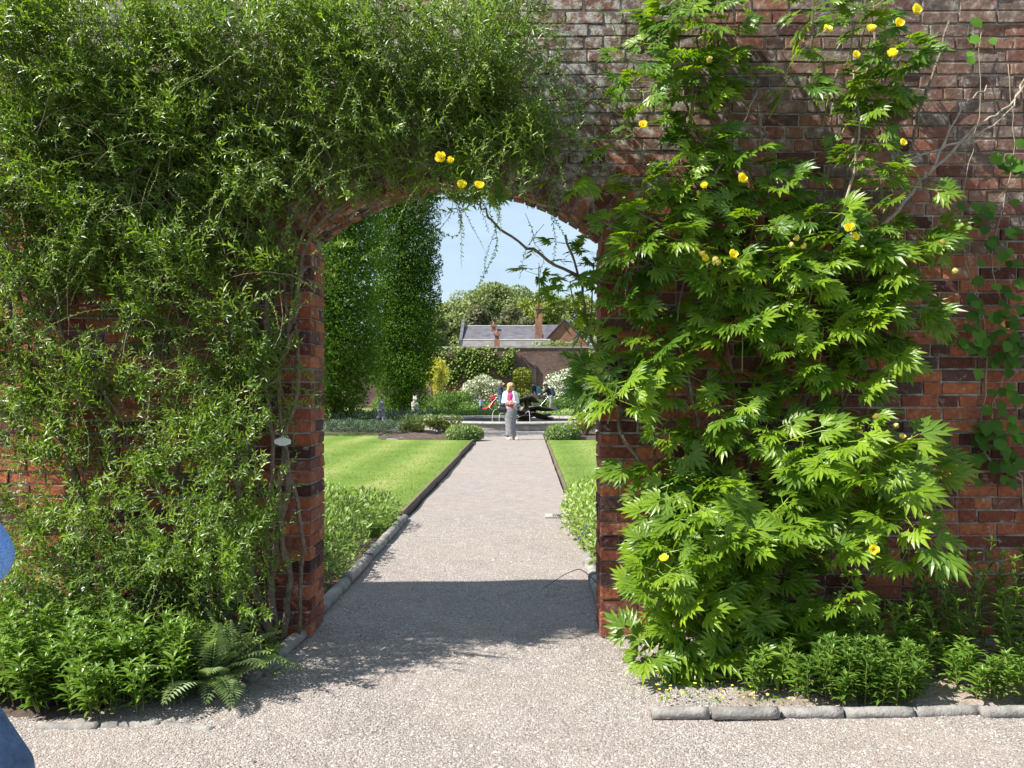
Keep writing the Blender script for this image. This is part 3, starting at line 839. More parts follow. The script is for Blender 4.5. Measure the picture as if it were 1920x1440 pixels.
# long hanging sprays in front of and below the arch
for pts_, lf in [([(820, 210), (890, 260), (1010, 330), (1042, 420)], .012), ([(700, 120), (800, 140), (870, 220), (880, 320)], .014), ([(930, 95), (1010, 200), (1050, 300), (1030, 400)], .014),
             ([(905, 375), (930, 430), (925, 480), (890, 545)], .016), ([(890, 380), (865, 400), (860, 440), (820, 440)], .018), ([(930, 372), (935, 410), (915, 470), (905, 525)], .014),
             ([(850, 375), (840, 410), (790, 460), (745, 480)], .013), ([(985, 400), (1000, 440), (985, 470), (975, 520)], .012), ([(1020, 420), (1000, 450), (1020, 480), (1010, 515)], .012),
             ([(1090, 0), (1145, 40), (1165, 110), (1195, 230)], .012), ([(380, 20), (440, 110), (455, 190), (450, 260)], .014), ([(420, 0), (460, 60), (470, 170), (500, 210)], .012),
             ([(230, 480), (240, 540), (270, 590), (300, 600)], .015), ([(250, 350), (235, 420), (232, 480), (245, 520)], .015), ([(480, 700), (530, 740), (548, 790), (552, 845)], .014),
             ([(60, 860), (120, 880), (75, 930), (60, 1000)], .018), ([(20, 985), (60, 1000), (110, 990), (125, 1040)], .03), ([(600, 330), (540, 420), (560, 520), (545, 600)], .02)]:
    dep = 4.55 if pts_[0][1] < 500 else 4.7
    P = np.array([np.array(q) for q in smooth_path([px(x, y, dep + .03 * i) for i, (x, y) in enumerate(pts_)], 6)])
    out['T'].append(P)
    for sd in (0, 1):
        n = int(np.linalg.norm(np.diff(P, axis=0), axis=1).sum() / .010)
        t = np.linspace(.15, .999, n) * (len(P) - 1); i = t.astype(int); f = (t - i)[:, None]; Q = P[i] * (1 - f) + P[np.minimum(i + 1, len(P) - 1)] * f
        out['P'].append(Q); D = rand_dirs(n); D[:, 2] -= .2; out['D'].append(D); out['N'].append(rand_dirs(n, .5)); sz = lf * r.uniform(.6, 1.5, n); out['L'].append(sz); out['W'].append(sz * .36); out['R'].append(.3 + .6 * r.random(n))
finish(out, 'leaves', M['lf_willow'], 'twigs', M['shoot'], shrub, 0.0018)
# old bare wood
bare = []
for k in range(300):
    x, y = xs[k * 3 % len(xs)], ys_[k * 3 % len(xs)]
    if y > 640 and k % 2: continue
    p = np.array(px(x, y, WALL_Y - r.uniform(.03, .3))); d = unit(np.array([r.normal(0, .6), -.25 * r.random(), r.normal(.2, .8)])); q = [p]
    for i in range(9):
        d = unit(d + np.array([0, -.02, -.13]) + r.normal(size=3) * .12); n_ = q[-1] + d * r.uniform(.04, .085)
        n_[1] = min(n_[1], WALL_Y - .015); n_[2] = max(n_[2], .02); q.append(n_)
    q = np.array(q)
    if q[-1][0] > XL - .05 and q[-1][2] < 2.5: continue
    bare.append(q)
tubes_np('bare_twigs', bare, 0.0034, M['twig'], shrub, 4, .4)
for pts_, r0, r1 in [
    ([(520, 1215), (470, 1080), (445, 930), (475, 760), (500, 600), (520, 470), (600, 330)], .030, .012), ([(500, 1215), (515, 1050), (540, 900), (520, 740), (555, 560), (590, 430), (720, 330)], .024, .009),
    ([(505, 1210), (430, 1060), (400, 900), (425, 720), (420, 560), (380, 400), (300, 240)], .028, .010), ([(530, 1215), (540, 1080), (525, 900), (560, 700), (550, 500), (640, 330), (800, 260)], .020, .007),
    ([(455, 760), (520, 690), (550, 620), (560, 520)], .019, .010), ([(430, 1000), (330, 900), (360, 810), (300, 700), (330, 560), (240, 430)], .016, .006),
    ([(170, 1120), (160, 960), (120, 830), (60, 720), (20, 600), (30, 430), (90, 260)], .026, .009), ([(120, 830), (130, 700), (110, 560), (160, 400), (210, 250)], .015, .006),
    ([(200, 900), (215, 790), (190, 690), (245, 620), (220, 520), (270, 400)], .013, .005), ([(520, 1180), (500, 1000), (510, 830), (480, 640), (430, 480), (460, 300), (520, 150)], .017, .006),
    ([(560, 1190), (565, 1000), (535, 850), (520, 700), (535, 560), (500, 380), (560, 220)], .013, .005), ([(640, 330), (760, 300), (860, 250), (960, 240), (1040, 330)], .009, .003),
    ([(640, 310), (700, 200), (800, 110), (900, 90), (1000, 170)], .009, .003), ([(60, 720), (40, 560), (-40, 420)], .012, .006)]:
    stem(shrub, [px(x, y, WALL_Y - .10 - .04 * (i % 3)) for i, (x, y) in enumerate(pts_)], r0, r1, M['bark'])

# ---- white plant label hung in the shrub
lab = empty('plant_label', px(530, 828, 4.72), 'small blank white plant label with rounded ends hanging by left pier', 'label')
mb = MB(); c0 = px(530, 828, 4.72); prof = []
for k in range(28):
    t = 2 * math.pi * k / 28; ct, st_ = math.cos(t), math.sin(t)
    prof.append((c0.x + 0.047 * math.copysign(abs(ct) ** .7, ct), c0.z + (.019 if abs(ct) > .35 else .023) * math.copysign(abs(st_) ** .6, st_)))
mb.loft([[(x, c0.y - .0015, z) for x, z in prof], [(x, c0.y + .0015, z) for x, z in prof]]).build('plate', M['white'], lab)
MB().tube([c0 + Vector((.006 * math.cos(t), 0, .024 + .008 * math.sin(t))) for t in np.linspace(-.4, 3.6, 9)], .0022, 5).build('hanging_loop', M['white'], lab, True)

# ---- tree peony on the right
def lobe(V, Fs, R, base, ang, ln, wd, droop, tone):
    b = len(V); ca, sa = math.cos(ang), math.sin(ang)
    for u, v in ((0, 0), (.38, -.5), (.38, 0), (.38, .5), (.72, -.30), (.72, 0), (.72, .30), (1, 0)):
        x = base[0] + ca * u * ln - sa * v * wd; y = base[1] + sa * u * ln + ca * v * wd
        z = base[2] + (.10 * wd if v else -.05 * wd) - droop * (u * ln) ** 2
        V.append((x, y, z)); R.append(tone)
    for f in ([0, 1, 2], [0, 2, 3], [1, 4, 5, 2], [2, 5, 6, 3], [4, 7, 5], [5, 7, 6]): Fs.append([i + b for i in f])
def peony_leaf(seed):
    r_ = random.Random(seed); V, Fs, R = [], [], []
    stalk = r_.uniform(.10, .15)
    # stalk
    for i in range(2):
        b = len(V)
    pw = .0028; b = 0
    V += [(0, -pw, 0), (0, pw, 0), (stalk, pw * .7, -.012), (stalk, -pw * .7, -.012), (0, 0, -pw * 1.5), (stalk, 0, -.012 - pw)]
    R += [.9] * 6; Fs += [[0, 3, 2, 1], [0, 4, 5, 3], [1, 2, 5, 4]]
    for la, ll in ((0, 1.0), (.82 + r_.uniform(-.12, .12), .85), (-.82 + r_.uniform(-.12, .12), .85)):
        base0 = (stalk, 0, -.012); off = .03 * ll if la else .045
        bx = stalk + math.cos(la) * off; by = math.sin(la) * off; bz = -.012 + r_.uniform(-.012, .02)
        b = len(V); V += [(stalk, -.002, -.012), (stalk, .002, -.012), (bx, by + .002, bz), (bx, by - .002, bz)]; R += [.9] * 4; Fs.append([b, b + 3, b + 2, b + 1])
        t0 = r_.uniform(.0, .8); s_ = ll * r_.uniform(.88, 1.1)
        # deeply cut blade: a middle lobe and two pairs of side lobes, the upper pair toothed again
        cdir = (math.cos(la), math.sin(la))
        lobe(V, Fs, R, (bx, by, bz), la, .160 * s_, .044 * s_, 1.2, t0)
        for sd in (-1, 1):
            lobe(V, Fs, R, (bx + cdir[0] * .012, by + cdir[1] * .012, bz), la + sd * .62 + r_.uniform(-.1, .1), .115 * s_, .036 * s_, 1.3, t0 + r_.uniform(-.1, .1))
            q = .055 * s_
            lobe(V, Fs, R, (bx + cdir[0] * q, by + cdir[1] * q, bz - 1.1 * q * q), la + sd * .42 + r_.uniform(-.08, .08), .086 * s_, .026 * s_, 1.3, t0 + r_.uniform(-.1, .1))
            c2, s2 = math.cos(la + sd * .62), math.sin(la + sd * .62)
            lobe(V, Fs, R, (bx + c2 * .04 * s_, by + s2 * .04 * s_, bz), la + sd * 1.05, .058 * s_, .026 * s_, 1.3, t0)
    V = np.array(V); V[:, 2] -= 0.55 * np.maximum(V[:, 0] - .05, 0) ** 2 + .45 * V[:, 1] ** 2
    return V, Fs, np.array(R)
PL = [peony_leaf(100 + i) for i in range(10)]
PLM = [npmesh('leaf', V, Fs, M['lf_peony'], False, R) for V, Fs, R in PL]

peony = empty('tree_peony', (1.45, 4.75, 0), 'large tree peony with cut leaves and yellow flowers right of the arch', 'peony')
PE = ['001563005630', '001562014630', '001430043310', '002420352100', '012775563430', '003767777650', '354479999850', '033458998740', '012345686410', '013433133410',
      '013643115660', '006775267760', '006999997410', '005999997100', '004677773000', '002343200000']
xs, ys_, r = grid_points(PE, 960, 205, 23, power=1.0)
xs = np.where(xs > 1150, 1150 + (xs - 1150) * .83, xs)
leaves = []; tips = []
def rosette(S, n, sc, r, spread=1.0, face=(0, -1, 0)):
    a0 = r.uniform(0, 6.28)
    for k in range(n):
        a = a0 + k * 2.4 + r.normal(0, .25); up = r.uniform(-.55, .55)
        d = np.array([math.cos(a) * spread, math.sin(a) * .75 - .35, up]); d = d / np.linalg.norm(d)
        P = np.array(S) + np.array([0, 0, r.uniform(-.10, .06)])
        s_ = sc * r.uniform(.72, 1.12)
        reach = P + d * .30 * s_
        if reach[1] > WALL_Y + .02: d[1] = -abs(d[1]) * .4; d = d / np.linalg.norm(d)
        if reach[2] < .04: d[2] = abs(d[2]) + .25; d = d / np.linalg.norm(d)
        nn = np.array([r.normal(-.55, .45), r.normal(-.75, .4), .9]); s = np.cross(nn, d); s /= np.linalg.norm(s); u = np.cross(d, s)
        leaves.append((P, d, s, u, s_))
for x, y in zip(xs, ys_):
    low = y > 800
    if y > 740 and x < 1250: x += 75
    dep = (.16 + .62 * r.random()) if low else (.10 + .42 * r.random())
    if y < 300: dep *= .8
    if x < 1128 and y > 380: dep = .05 + .25 * r.random()
    S = px(x, y, WALL_Y - dep)
    if S.z < .12: S.z = .12
    tips.append(S); rosette(S, int(r.integers(5, 10)), (.98 if low else .92) * r.uniform(.72, 1.15) * (.68 if x < 1140 and y > 380 else 1), r)
for x, y in [(862, 335), (815, 335), (890, 325), (1010, 500), (1055, 560), (1090, 640), (1060, 470), (1150, 700), (1235, 60), (1180, 110), (1290, 90), (1600, 40), (1200, 160)]:
    S = px(x, y, 4.62 if y < 400 else 4.85); tips.append(S); rosette(S, 5, .62 if (x < 1130 and y < 720) else .8, r)
def in_view(q):
    t = q[0] + q[1] * .2 * q[4]; x_ = CX + F * t[0] / t[1]; y_ = CY - F * (t[2] - CAMH) / t[1]; t2 = q[0] + q[1] * .3 * q[4]; x2 = CX + F * t2[0] / t2[1]
    return (x_ < 1050 and y_ > 610) or (min(x_, x2) < 1125 and y_ > 800) or (x_ < 950 and y_ > 420)
leaves = [q for q in leaves if not in_view(q)]      # nothing reaches so far over the path
# the 300 leaves nearest the viewer are leaves of their own, those behind are one mass
leaves.sort(key=lambda q: q[0][1] + q[1][1] * .2)
mV, mF, mR, b = [], [], [], 0
for i, (P, d, s, u, s_) in enumerate(leaves):
    k = r.integers(0, 10)
    if i < 300:
        o = bpy.data.objects.new('leaf', PLM[k]); C.objects.link(o); o.parent = peony
        mt = Matrix(((d[0] * s_, s[0] * s_, u[0] * s_, P[0] - 1.45), (d[1] * s_, s[1] * s_, u[1] * s_, P[1] - 4.75), (d[2] * s_, s[2] * s_, u[2] * s_, P[2]), (0, 0, 0, 1)))
        o.matrix_local = mt
    else:
        V, Fs, R = PL[k]
        W = P + s_ * (V[:, 0:1] * d + V[:, 1:2] * s + V[:, 2:3] * u)
        mV.append(W); mF.extend([[q + b for q in f] for f in Fs]); mR.append(np.clip(R + r.uniform(-.3, .45), 0, 1.3)); b += len(V)
o = obj('leaf_mass', npmesh('leaf_mass', np.concatenate(mV), mF, M['lf_peony'], False, np.concatenate(mR)), peony); o['kind'] = 'stuff'

for pts_, r0, r1 in [
    ([(1395, 1195), (1370, 1080), (1400, 960), (1405, 850), (1420, 740), (1500, 600), (1570, 440), (1590, 300), (1620, 180), (1640, 60)], .020, .008),
    ([(1430, 1200), (1425, 1050), (1440, 900), (1490, 770), (1600, 660), (1660, 560), (1650, 430), (1700, 300), (1730, 190), (1780, 40)], .019, .007),
    ([(1460, 1190), (1475, 1080), (1510, 950), (1560, 800), (1640, 640)], .013, .008), ([(1380, 1200), (1300, 1050), (1320, 900), (1300, 760), (1240, 640), (1180, 540), (1090, 520), (1000, 470), (930, 420), (900, 380)], .017, .006),
    ([(1360, 1190), (1270, 1000), (1200, 870), (1160, 800), (1170, 720), (1110, 640), (1090, 540), (1060, 440)], .014, .007), ([(1400, 1180), (1350, 980), (1380, 800), (1360, 640), (1320, 480), (1340, 330), (1290, 200), (1275, 130)], .015, .006),
    ([(1440, 1190), (1480, 1000), (1460, 860), (1540, 740), (1560, 600), (1540, 470), (1560, 250), (1570, 130)], .014, .006), ([(1650, 430), (1740, 330), (1830, 240), (1900, 190), (1925, 130)], .011, .005),
    ([(1740, 330), (1800, 210), (1850, 160)], .007, .004), ([(1700, 300), (1790, 270), (1870, 230), (1920, 160)], .007, .004), ([(1570, 440), (1610, 260), (1600, 130)], .009, .004), ([(1340, 330), (1380, 260), (1420, 170)], .006, .004),
    ([(1500, 600), (1450, 420), (1440, 330), (1420, 200)], .008, .004), ([(1300, 760), (1270, 600), (1300, 480)], .009, .005)]:
    n = len(pts_)
    stem(peony, [px(x, y, WALL_Y - (.32 - .26 * min(1, i / 4)) - .02 * (i % 2)) for i, (x, y) in enumerate(pts_)], r0, r1, M['palebark'] if pts_[0][1] < 480 else M['bark'])
stalks = []
for S in tips[::2]:
    p = np.array(S); q = p + np.array([r.normal(0, .05), .08 + .05 * r.random(), -r.uniform(.15, .3)]); q[1] = min(q[1], WALL_Y - .02); q[2] = max(q[2], .02)
    stalks.append(np.array([q, (p + q) / 2 + r.normal(size=3) * .01, p]))
tubes_np('shoots', stalks, .005, M['petiole'], peony, 5, .7)
def petal_flower(seed, n=8, R_=.032):
    r_ = random.Random(seed); V, Fs, Rr = [], [], []
    for k in range(n):
        a = 2 * math.pi * k / n + r_.uniform(-.15, .15); op = (.55 if k % 2 else .8) + r_.uniform(-.15, .15); b = len(V)
        for i in range(4):
            u = i / 3; rad = R_ * (.15 + 1.0 * u * op); h = R_ * (1.25 * u ** 1.4 * (1.2 - op * .5)); w = R_ * (.25 + .95 * math.sin(math.pi * min(1, u * .62 + .1)))
            for v in (-.5, 0, .5):
                x = rad - (.10 * R_ if v else 0); y = w * v
                V.append((x * math.cos(a) - y * math.sin(a), x * math.sin(a) + y * math.cos(a), h + r_.uniform(-1, 1) * .002)); Rr.append(r_.random() * .3 + u * .5)
        for i in range(3):
            for j in range(2): Fs.append([b + i * 3 + j, b + i * 3 + j + 1, b + i * 3 + j + 4, b + i * 3 + j + 3])
    return npmesh('flower', np.array(V), Fs, M['petal'], True, np.array(Rr))
FL = [petal_flower(i) for i in range(4)]
for i, (x, y) in enumerate([(1632, 58), (1683, 47), (1714, 22), (1672, 105), (1602, 105), (1548, 60), (1690, 270), (1388, 338), (1593, 430), (1600, 445), (1372, 480), (1320, 487), (865, 350), (898, 352), (828, 297), (846, 303), (1637, 1030), (1205, 238), (1246, 1050), (1322, 352)]):
    o = bpy.data.objects.new('flower', FL[i % 4]); C.objects.link(o); o.parent = peony
    P = px(x, y, 4.36 if y < 900 else 4.14); o.location = (P.x - 1.45, P.y - 4.75, P.z)
    o.rotation_euler = (r.uniform(.6, 1.5), r.normal(0, .4), r.uniform(-.5, .5)); s_ = r.uniform(.62, .9); o.scale = (s_, s_, s_)
SP = petal_flower(77, 5, .020); SP.materials.clear(); SP.materials.append(M['seed'])
for i, (x, y) in enumerate([(1480, 463), (1497, 450), (1510, 465), (1318, 480), (1345, 487), (1352, 492), (1668, 815), (1690, 822), (1675, 800), (1770, 458), (1795, 510), (1545, 60), (1330, 110), (1645, 785), (1590, 1000)]):
    o = bpy.data.objects.new('seed_head', SP); C.objects.link(o); o.parent = peony
    P = px(x, y, 4.34); o.location = (P.x - 1.45, P.y - 4.75, P.z); o.rotation_euler = (r.uniform(.2, 1.4), r.normal(0, .5), r.uniform(0, 6))

# ---- round-leaved climber at the far right
rc_ = empty('round_leaved_climber', (2.75, 4.95, 0), 'sparse dark climber with rounded leaves on the far right wall', 'climber')
T_ROUND = (np.array([[0, 0, 0], [.25, -.42, .05], [.6, -.48, .05], [1, 0, -.12], [.6, .48, .05], [.25, .42, .05], [.5, 0, -.02]], float), np.array([[0, 1, 6], [1, 2, 6], [2, 3, 6], [3, 4, 6], [4, 5, 6], [5, 0, 6]]))
P, D, Nn, Ls, vines = [], [], [], [], []
for bx, by, bw, bh, n in [(1845, 640, 55, 40, 26), (1900, 650, 45, 40, 20), (1868, 810, 55, 40, 30), (1880, 870, 50, 40, 18), (1830, 560, 35, 60, 8), (1870, 470, 40, 50, 12), (1895, 300, 40, 60, 12), (1840, 390, 30, 30, 10), (1835, 80, 25, 30, 6), (1905, 760, 40, 40, 14), (1890, 560, 40, 40, 12)]:
    for k in range(n):
        q = px(bx + r.normal(0, bw * .6), by + r.normal(0, bh * .6), WALL_Y - .04 - .14 * r.random()); P.append(q); D.append((r.normal(0, .6), -.35, -.7 + r.normal(0, .4))); Nn.append((r.normal(-.2, .3), -1, .5)); Ls.append(r.uniform(.055, .095))
o = leaf_cloud('leaves', P, D, Nn, Ls, np.array(Ls) * .85, M['lf_round'], rc_, T_ROUND); o['kind'] = 'stuff'
for pts_ in [[(1935, 1130), (1915, 900), (1860, 780), (1900, 640), (1860, 480), (1900, 300), (1890, 120)], [(1915, 900), (1840, 830), (1850, 640), (1800, 420), (1830, 250), (1840, 60)]]:
    stem(rc_, [px(x, y, WALL_Y - .035) for x, y in pts_], .006, .002, M['twig'], 'stem', 5)
    
# ---- perennials: upright leafy stems
def perennial(name, label, loc, rx, ry, nstems, h, leaf, mat, r, width=.27, cat='plant', group=None, tip=True, lean=.25, dens=34):
    e = empty(name, (loc[0], loc[1], 0), label, cat, group)
    out = new_out()
    for k in range(nstems):
        a = r.uniform(0, 6.28); q = math.sqrt(r.random()); x = loc[0] + rx * q * math.cos(a); y = loc[1] + ry * q * math.sin(a)
        hh = h * r.uniform(.65, 1.1) * (1.05 - .35 * q * q)
        d = np.array([math.cos(a) * lean * q, math.sin(a) * lean * q - .12, 1.0])
        pts = [np.array([x, y, .01])]; d = unit(d); nst = 6
        for i in range(nst): d = unit(d + r.normal(size=3) * .06 + np.array([0, 0, .02])); qn = pts[-1] + d * hh / nst; qn[1] = min(qn[1], WALL_Y - .02); pts.append(qn)
        pts = np.array(pts); n = dens; t = np.concatenate([np.linspace(.12, 1, n - 8), np.full(8, .985) + r.random(8) * .014]) * (nst - .001)
        i = t.astype(int); f = (t - i)[:, None]; P = pts[i] * (1 - f) + pts[i + 1] * f
        an = np.arange(n) * 2.4 + r.uniform(0, 6); elev = .25 + .5 * t / nst; elev[-8:] = r.uniform(.5, 1.3, 8)
        D = np.stack([np.cos(an) * np.cos(elev), np.sin(an) * np.cos(elev), np.sin(elev)], 1) + r.normal(size=(n, 3)) * .12
        L_ = leaf * r.uniform(.75, 1.15, n) * (.75 + .4 * np.sin(np.pi * t / nst)); L_[-8:] *= .62
        out['P'].append(P); out['D'].append(D); out['N'].append(unit(np.stack([-np.cos(an) * .5, -np.sin(an) * .5, np.ones(n)], 1))); out['L'].append(L_); out['W'].append(L_ * width)
        tone = r.random() * .3 + .45 * r.random(n); tone[-8:] += .3; out['R'].append(tone); out['T'].append(pts)
    cat_ = {k: np.concatenate(out[k]) for k in 'PDNLWR'}
    o = leaf_cloud('leaves', cat_['P'], cat_['D'], cat_['N'], cat_['L'], cat_['W'], mat, e, T_DROOP, cat_['R']); o['kind'] = 'stuff'
    tubes_np('stems', out['T'], .0032, M['petiole'], e, 4, .6)
    return e
T_DROOP = (np.array([[0, 0, 0], [.35, -.5, .10], [.35, 0, .04], [.35, .5, .10], [.72, -.33, .0], [.72, 0, -.05], [.72, .33, .0], [1, 0, -.22]], float),
           np.array([[0, 1, 2], [0, 2, 3], [1, 4, 2], [2, 4, 5], [2, 5, 3], [3, 5, 6], [4, 7, 5], [5, 7, 6]]))
G1 = 'leafy perennials in the left front bed'
def at(x, y): q = gpx(x, y); return (q.x, q.y)
perennial('leafy_perennial', 'leafy green perennial clump at left edge behind the jeans leg', (-2.5, 4.15), .36, .26, 70, .46, .085, M['lf_phlox'], r, group=G1)
perennial('leafy_perennial', 'dense leafy green perennial in middle of left front bed', (-1.98, 4.04), .40, .26, 96, .40, .085, M['lf_phlox'], r, group=G1)
perennial('leafy_perennial', 'taller leafy perennial against the wall at far left', (-2.75, 4.62), .45, .2, 46, .62, .08, M['lf_phlox'], r, group=G1)
perennial('rose_bush', 'bluish green rose-like bush between left perennials and wall shrub', (-2.15, 4.62), .5, .2, 44, .74, .055, M['lf_rose'], r, width=.5, lean=.5, dens=44, cat='bush')
G2 = 'leafy perennials in the right front bed'
perennial('leafy_perennial', 'bright leafy perennial clump spilling over the right edging stones', (1.62, 4.02), .34, .13, 60, .28, .07, M['lf_phlox'], r, group=G2)
perennial('leafy_perennial', 'two-stemmed small leafy plant left of the bright clump, right bed', (1.20, 4.12), .16, .10, 9, .26, .065, M['lf_phlox'], r, group=G2)
perennial('leafy_perennial', 'dark leafy perennial behind bright clump under the peony', (1.85, 4.45), .45, .2, 46, .40, .080, M['lf_phlox'], r, group=G2)
perennial('leafy_perennial', 'tall dark leafy perennial at the right edge by the wall', (2.55, 4.5), .40, .26, 48, .60, .085, M['lf_phlox'], r, group=G2)
perennial('leafy_perennial', 'low bright perennial beside right edge of picture above edging', (2.28, 4.10), .26, .14, 18, .24, .080, M['lf_phlox'], r, group=G2)

# ---- feathery plant: each frond a part
fe = empty('feathery_plant', (-1.52, 4.12, 0), 'pale green feathery plant with arching toothed fronds at end of left bed', 'plant')
for k in range(54):
    a = r.uniform(-3.3, .55) if k < 42 else r.uniform(0, 6.28); el = r.uniform(.5, 1.4); ln = r.uniform(.26, .46); n = 20
    d = np.array([math.cos(a) * math.cos(el), math.sin(a) * math.cos(el), math.sin(el)]); p = np.array([-1.52 + r.normal(0, .05), 4.14 + r.normal(0, .05), .03]); pts = [p]
    for i in range(n): d = unit(d + np.array([0, 0, -1.9 * ln / n * (1 + i / n)])); q = pts[-1] + d * ln / n; q[2] = max(q[2], .012); pts.append(q)
    pts = np.array(pts); V, Fs, Rr = [], [], []
    side = unit(np.cross(unit(np.array([math.cos(a), math.sin(a), 0.])), np.array([0, 0, 1.])))
    for i in range(2, n):
        T = unit(pts[i + 1] - pts[i]); w = .074 * math.sin(math.pi * (i / n) ** .8) + .010
        for sd in (-1, 1):
            dd = unit(side * sd * .9 + T * .5); up = np.cross(dd, T) * sd; b = len(V); c = pts[i]
            V += [c, c + dd * w * .55 - T * .008 + up * .003, c + dd * w - up * .010, c + dd * w * .5 + T * .009 + up * .003]; Rr += [r.random() * .7] * 4; Fs.append([b, b + 1, b + 2, b + 3])
    b = len(V)
    for i in range(n + 1): V += [pts[i] + side * .0028 * (1 - i / n * .8), pts[i] - side * .0028 * (1 - i / n * .8)]; Rr += [1.0, 1.0]
    Fs += [[b + 2 * i, b + 2 * i + 1, b + 2 * i + 3, b + 2 * i + 2] for i in range(n)]
    obj('frond', npmesh('frond', np.array(V), Fs, M['lf_fern'], False, np.array(Rr)), fe)

# ---- fallen petals and weeds on the dry soil
n = 60; P = np.stack([r.uniform(.62, 1.3, n), r.uniform(3.92, 4.45, n), np.full(n, .045)], 1)
o = leaf_cloud('fallen_petals', P, rand_dirs(n) * np.array([1, 1, .15]), np.tile([0, 0, 1.], (n, 1)) + r.normal(size=(n, 3)) * .2, r.uniform(.012, .024, n), r.uniform(.012, .02, n), M['petal'], None, T_ROUND); o['kind'] = 'stuff'
n = 260; cc = np.stack([r.uniform(.62, 1.5, 22), r.uniform(3.9, 4.4, 22)], 1)[r.integers(0, 22, n)]
P = np.concatenate([cc + r.normal(size=(n, 2)) * .02, np.full((n, 1), .035)], 1)
o = leaf_cloud('weed_seedlings', P, rand_dirs(n, .8), rand_dirs(n, 1), r.uniform(.012, .03, n), r.uniform(.006, .012, n), M['lf_phlox'], None); o['kind'] = 'stuff'

# ---- plants just beyond the arch, either side of the path
def mound(name, label, cat, lumps, n, leaf, mat, group=None, width=.5, up=.3, jitter=.25, loc=None, **kw):
    lumps = np.array(lumps, float); c = lumps[0]
    e = empty(name, (c[0], c[1], 0), label, cat, group)
    foliage('leaves', lumps, n, leaf, mat, e, width, jitter, up=up, **kw)
    return e
def stems_for(e, lumps, n, mat, r0=.01):
    paths = []
    for k in range(n):
        l = lumps[k % len(lumps)]; top = np.array([l[0] + RNG.normal() * l[3] * .4, l[1] + RNG.normal() * l[4] * .4, l[2] + RNG.uniform(-.2, .5) * l[5]])
        base = np.array([e.location.x + RNG.normal() * .06, e.location.y + RNG.normal() * .06, 0.0]); mid = base * .45 + top * .55 + RNG.normal(size=3) * .03
        paths.append(np.array([q for q in smooth_path([base, mid, top], 4)]))
    return tubes_np('stems', paths, r0, mat, e, 5, .4)
lum = [(-1.75, 7.3, .16, .38, .7, .24), (-2.1, 8.2, .2, .55, .7, .3), (-1.7, 8.9, .16, .36, .55, .24), (-2.4, 9.3, .18, .6, .6, .26), (-1.62, 6.5, .14, .26, .5, .22), (-2.2, 6.8, .2, .5, .6, .3)]
e = mound('ground_cover', 'variegated leafy ground cover left of path behind left pier', 'plant', lum, 9000, .06, M['lf_cover'], width=.42, up=.5); stems_for(e, lum, 24, M['petiole'], .004)
lum = [(.72, 7.6, .18, .26, .5, .24), (.66, 8.5, .2, .32, .5, .28), (.78, 9.2, .22, .38, .55, .28), (.76, 6.8, .16, .24, .5, .24), (1.3, 8.2, .2, .5, .9, .3), (1.1, 7.0, .2, .4, .6, .28)]
e = mound('ground_cover', 'variegated ground cover with blue flowers right of path behind right pier', 'plant', lum, 8000, .06, M['lf_cover'], width=.42, up=.5); stems_for(e, lum, 24, M['petiole'], .004)
for x, y in [(1093, 1000), (1100, 988), (1085, 1010)]:
    o = bpy.data.objects.new('flower', FL[0].copy()); o.data.materials.clear(); o.data.materials.append(M['blue_fl']); link(o, e); P = px(x, y, 7.15); o.location = P - e.location; o.scale = (.4, .4, .4); o.rotation_euler = (1.2, 0, 0)
q = [px(1165, 1145, 5.55), px(1100, 1075, 5.7), px(1070, 1072, 5.9), px(1015, 1105, 5.9)]
o = MB().tube(smooth_path(q, 6), vary(19, .004, .002), 5).build('dead_bramble_stem', M['darkbark'], None, True); tag(o, 'thin dead stem arching over the path beside right pier', 'stem')
# grass blades along the nearer lawn
def blades(n, x0, x1, y0, y1, z):
    P = np.stack([RNG.uniform(x0, x1, n), y0 + (y1 - y0) * RNG.random(n) ** 2.2, np.full(n, z - .004)], 1)
    o = leaf_cloud('grass', P, rand_dirs(n, 1.4) * np.array([1, 1, 1.2]), rand_dirs(n), RNG.uniform(.018, .042, n), .006, M['grass'], None, T_TRI); o['kind'] = 'stuff'
n = 500; P = np.stack([np.where(RNG.random(n) < .5, RNG.normal(-1.0, .35, n), RNG.normal(.75, .5, n)), RNG.uniform(3.2, 7.5, n), np.full(n, .013)], 1)
o = leaf_cloud('leaf_litter', P, rand_dirs(n) * np.array([1, 1, .2]), np.tile([0, 0, 1.], (n, 1)) + RNG.normal(size=(n, 3)) * .3, RNG.uniform(.008, .03, n), RNG.uniform(.003, .009, n), M['bark'], None); o['kind'] = 'stuff'
blades(22000, -4.6, -1.40, 8.6, 22, .07); blades(8000, .58, 1.9, 8.6, 22, .06)
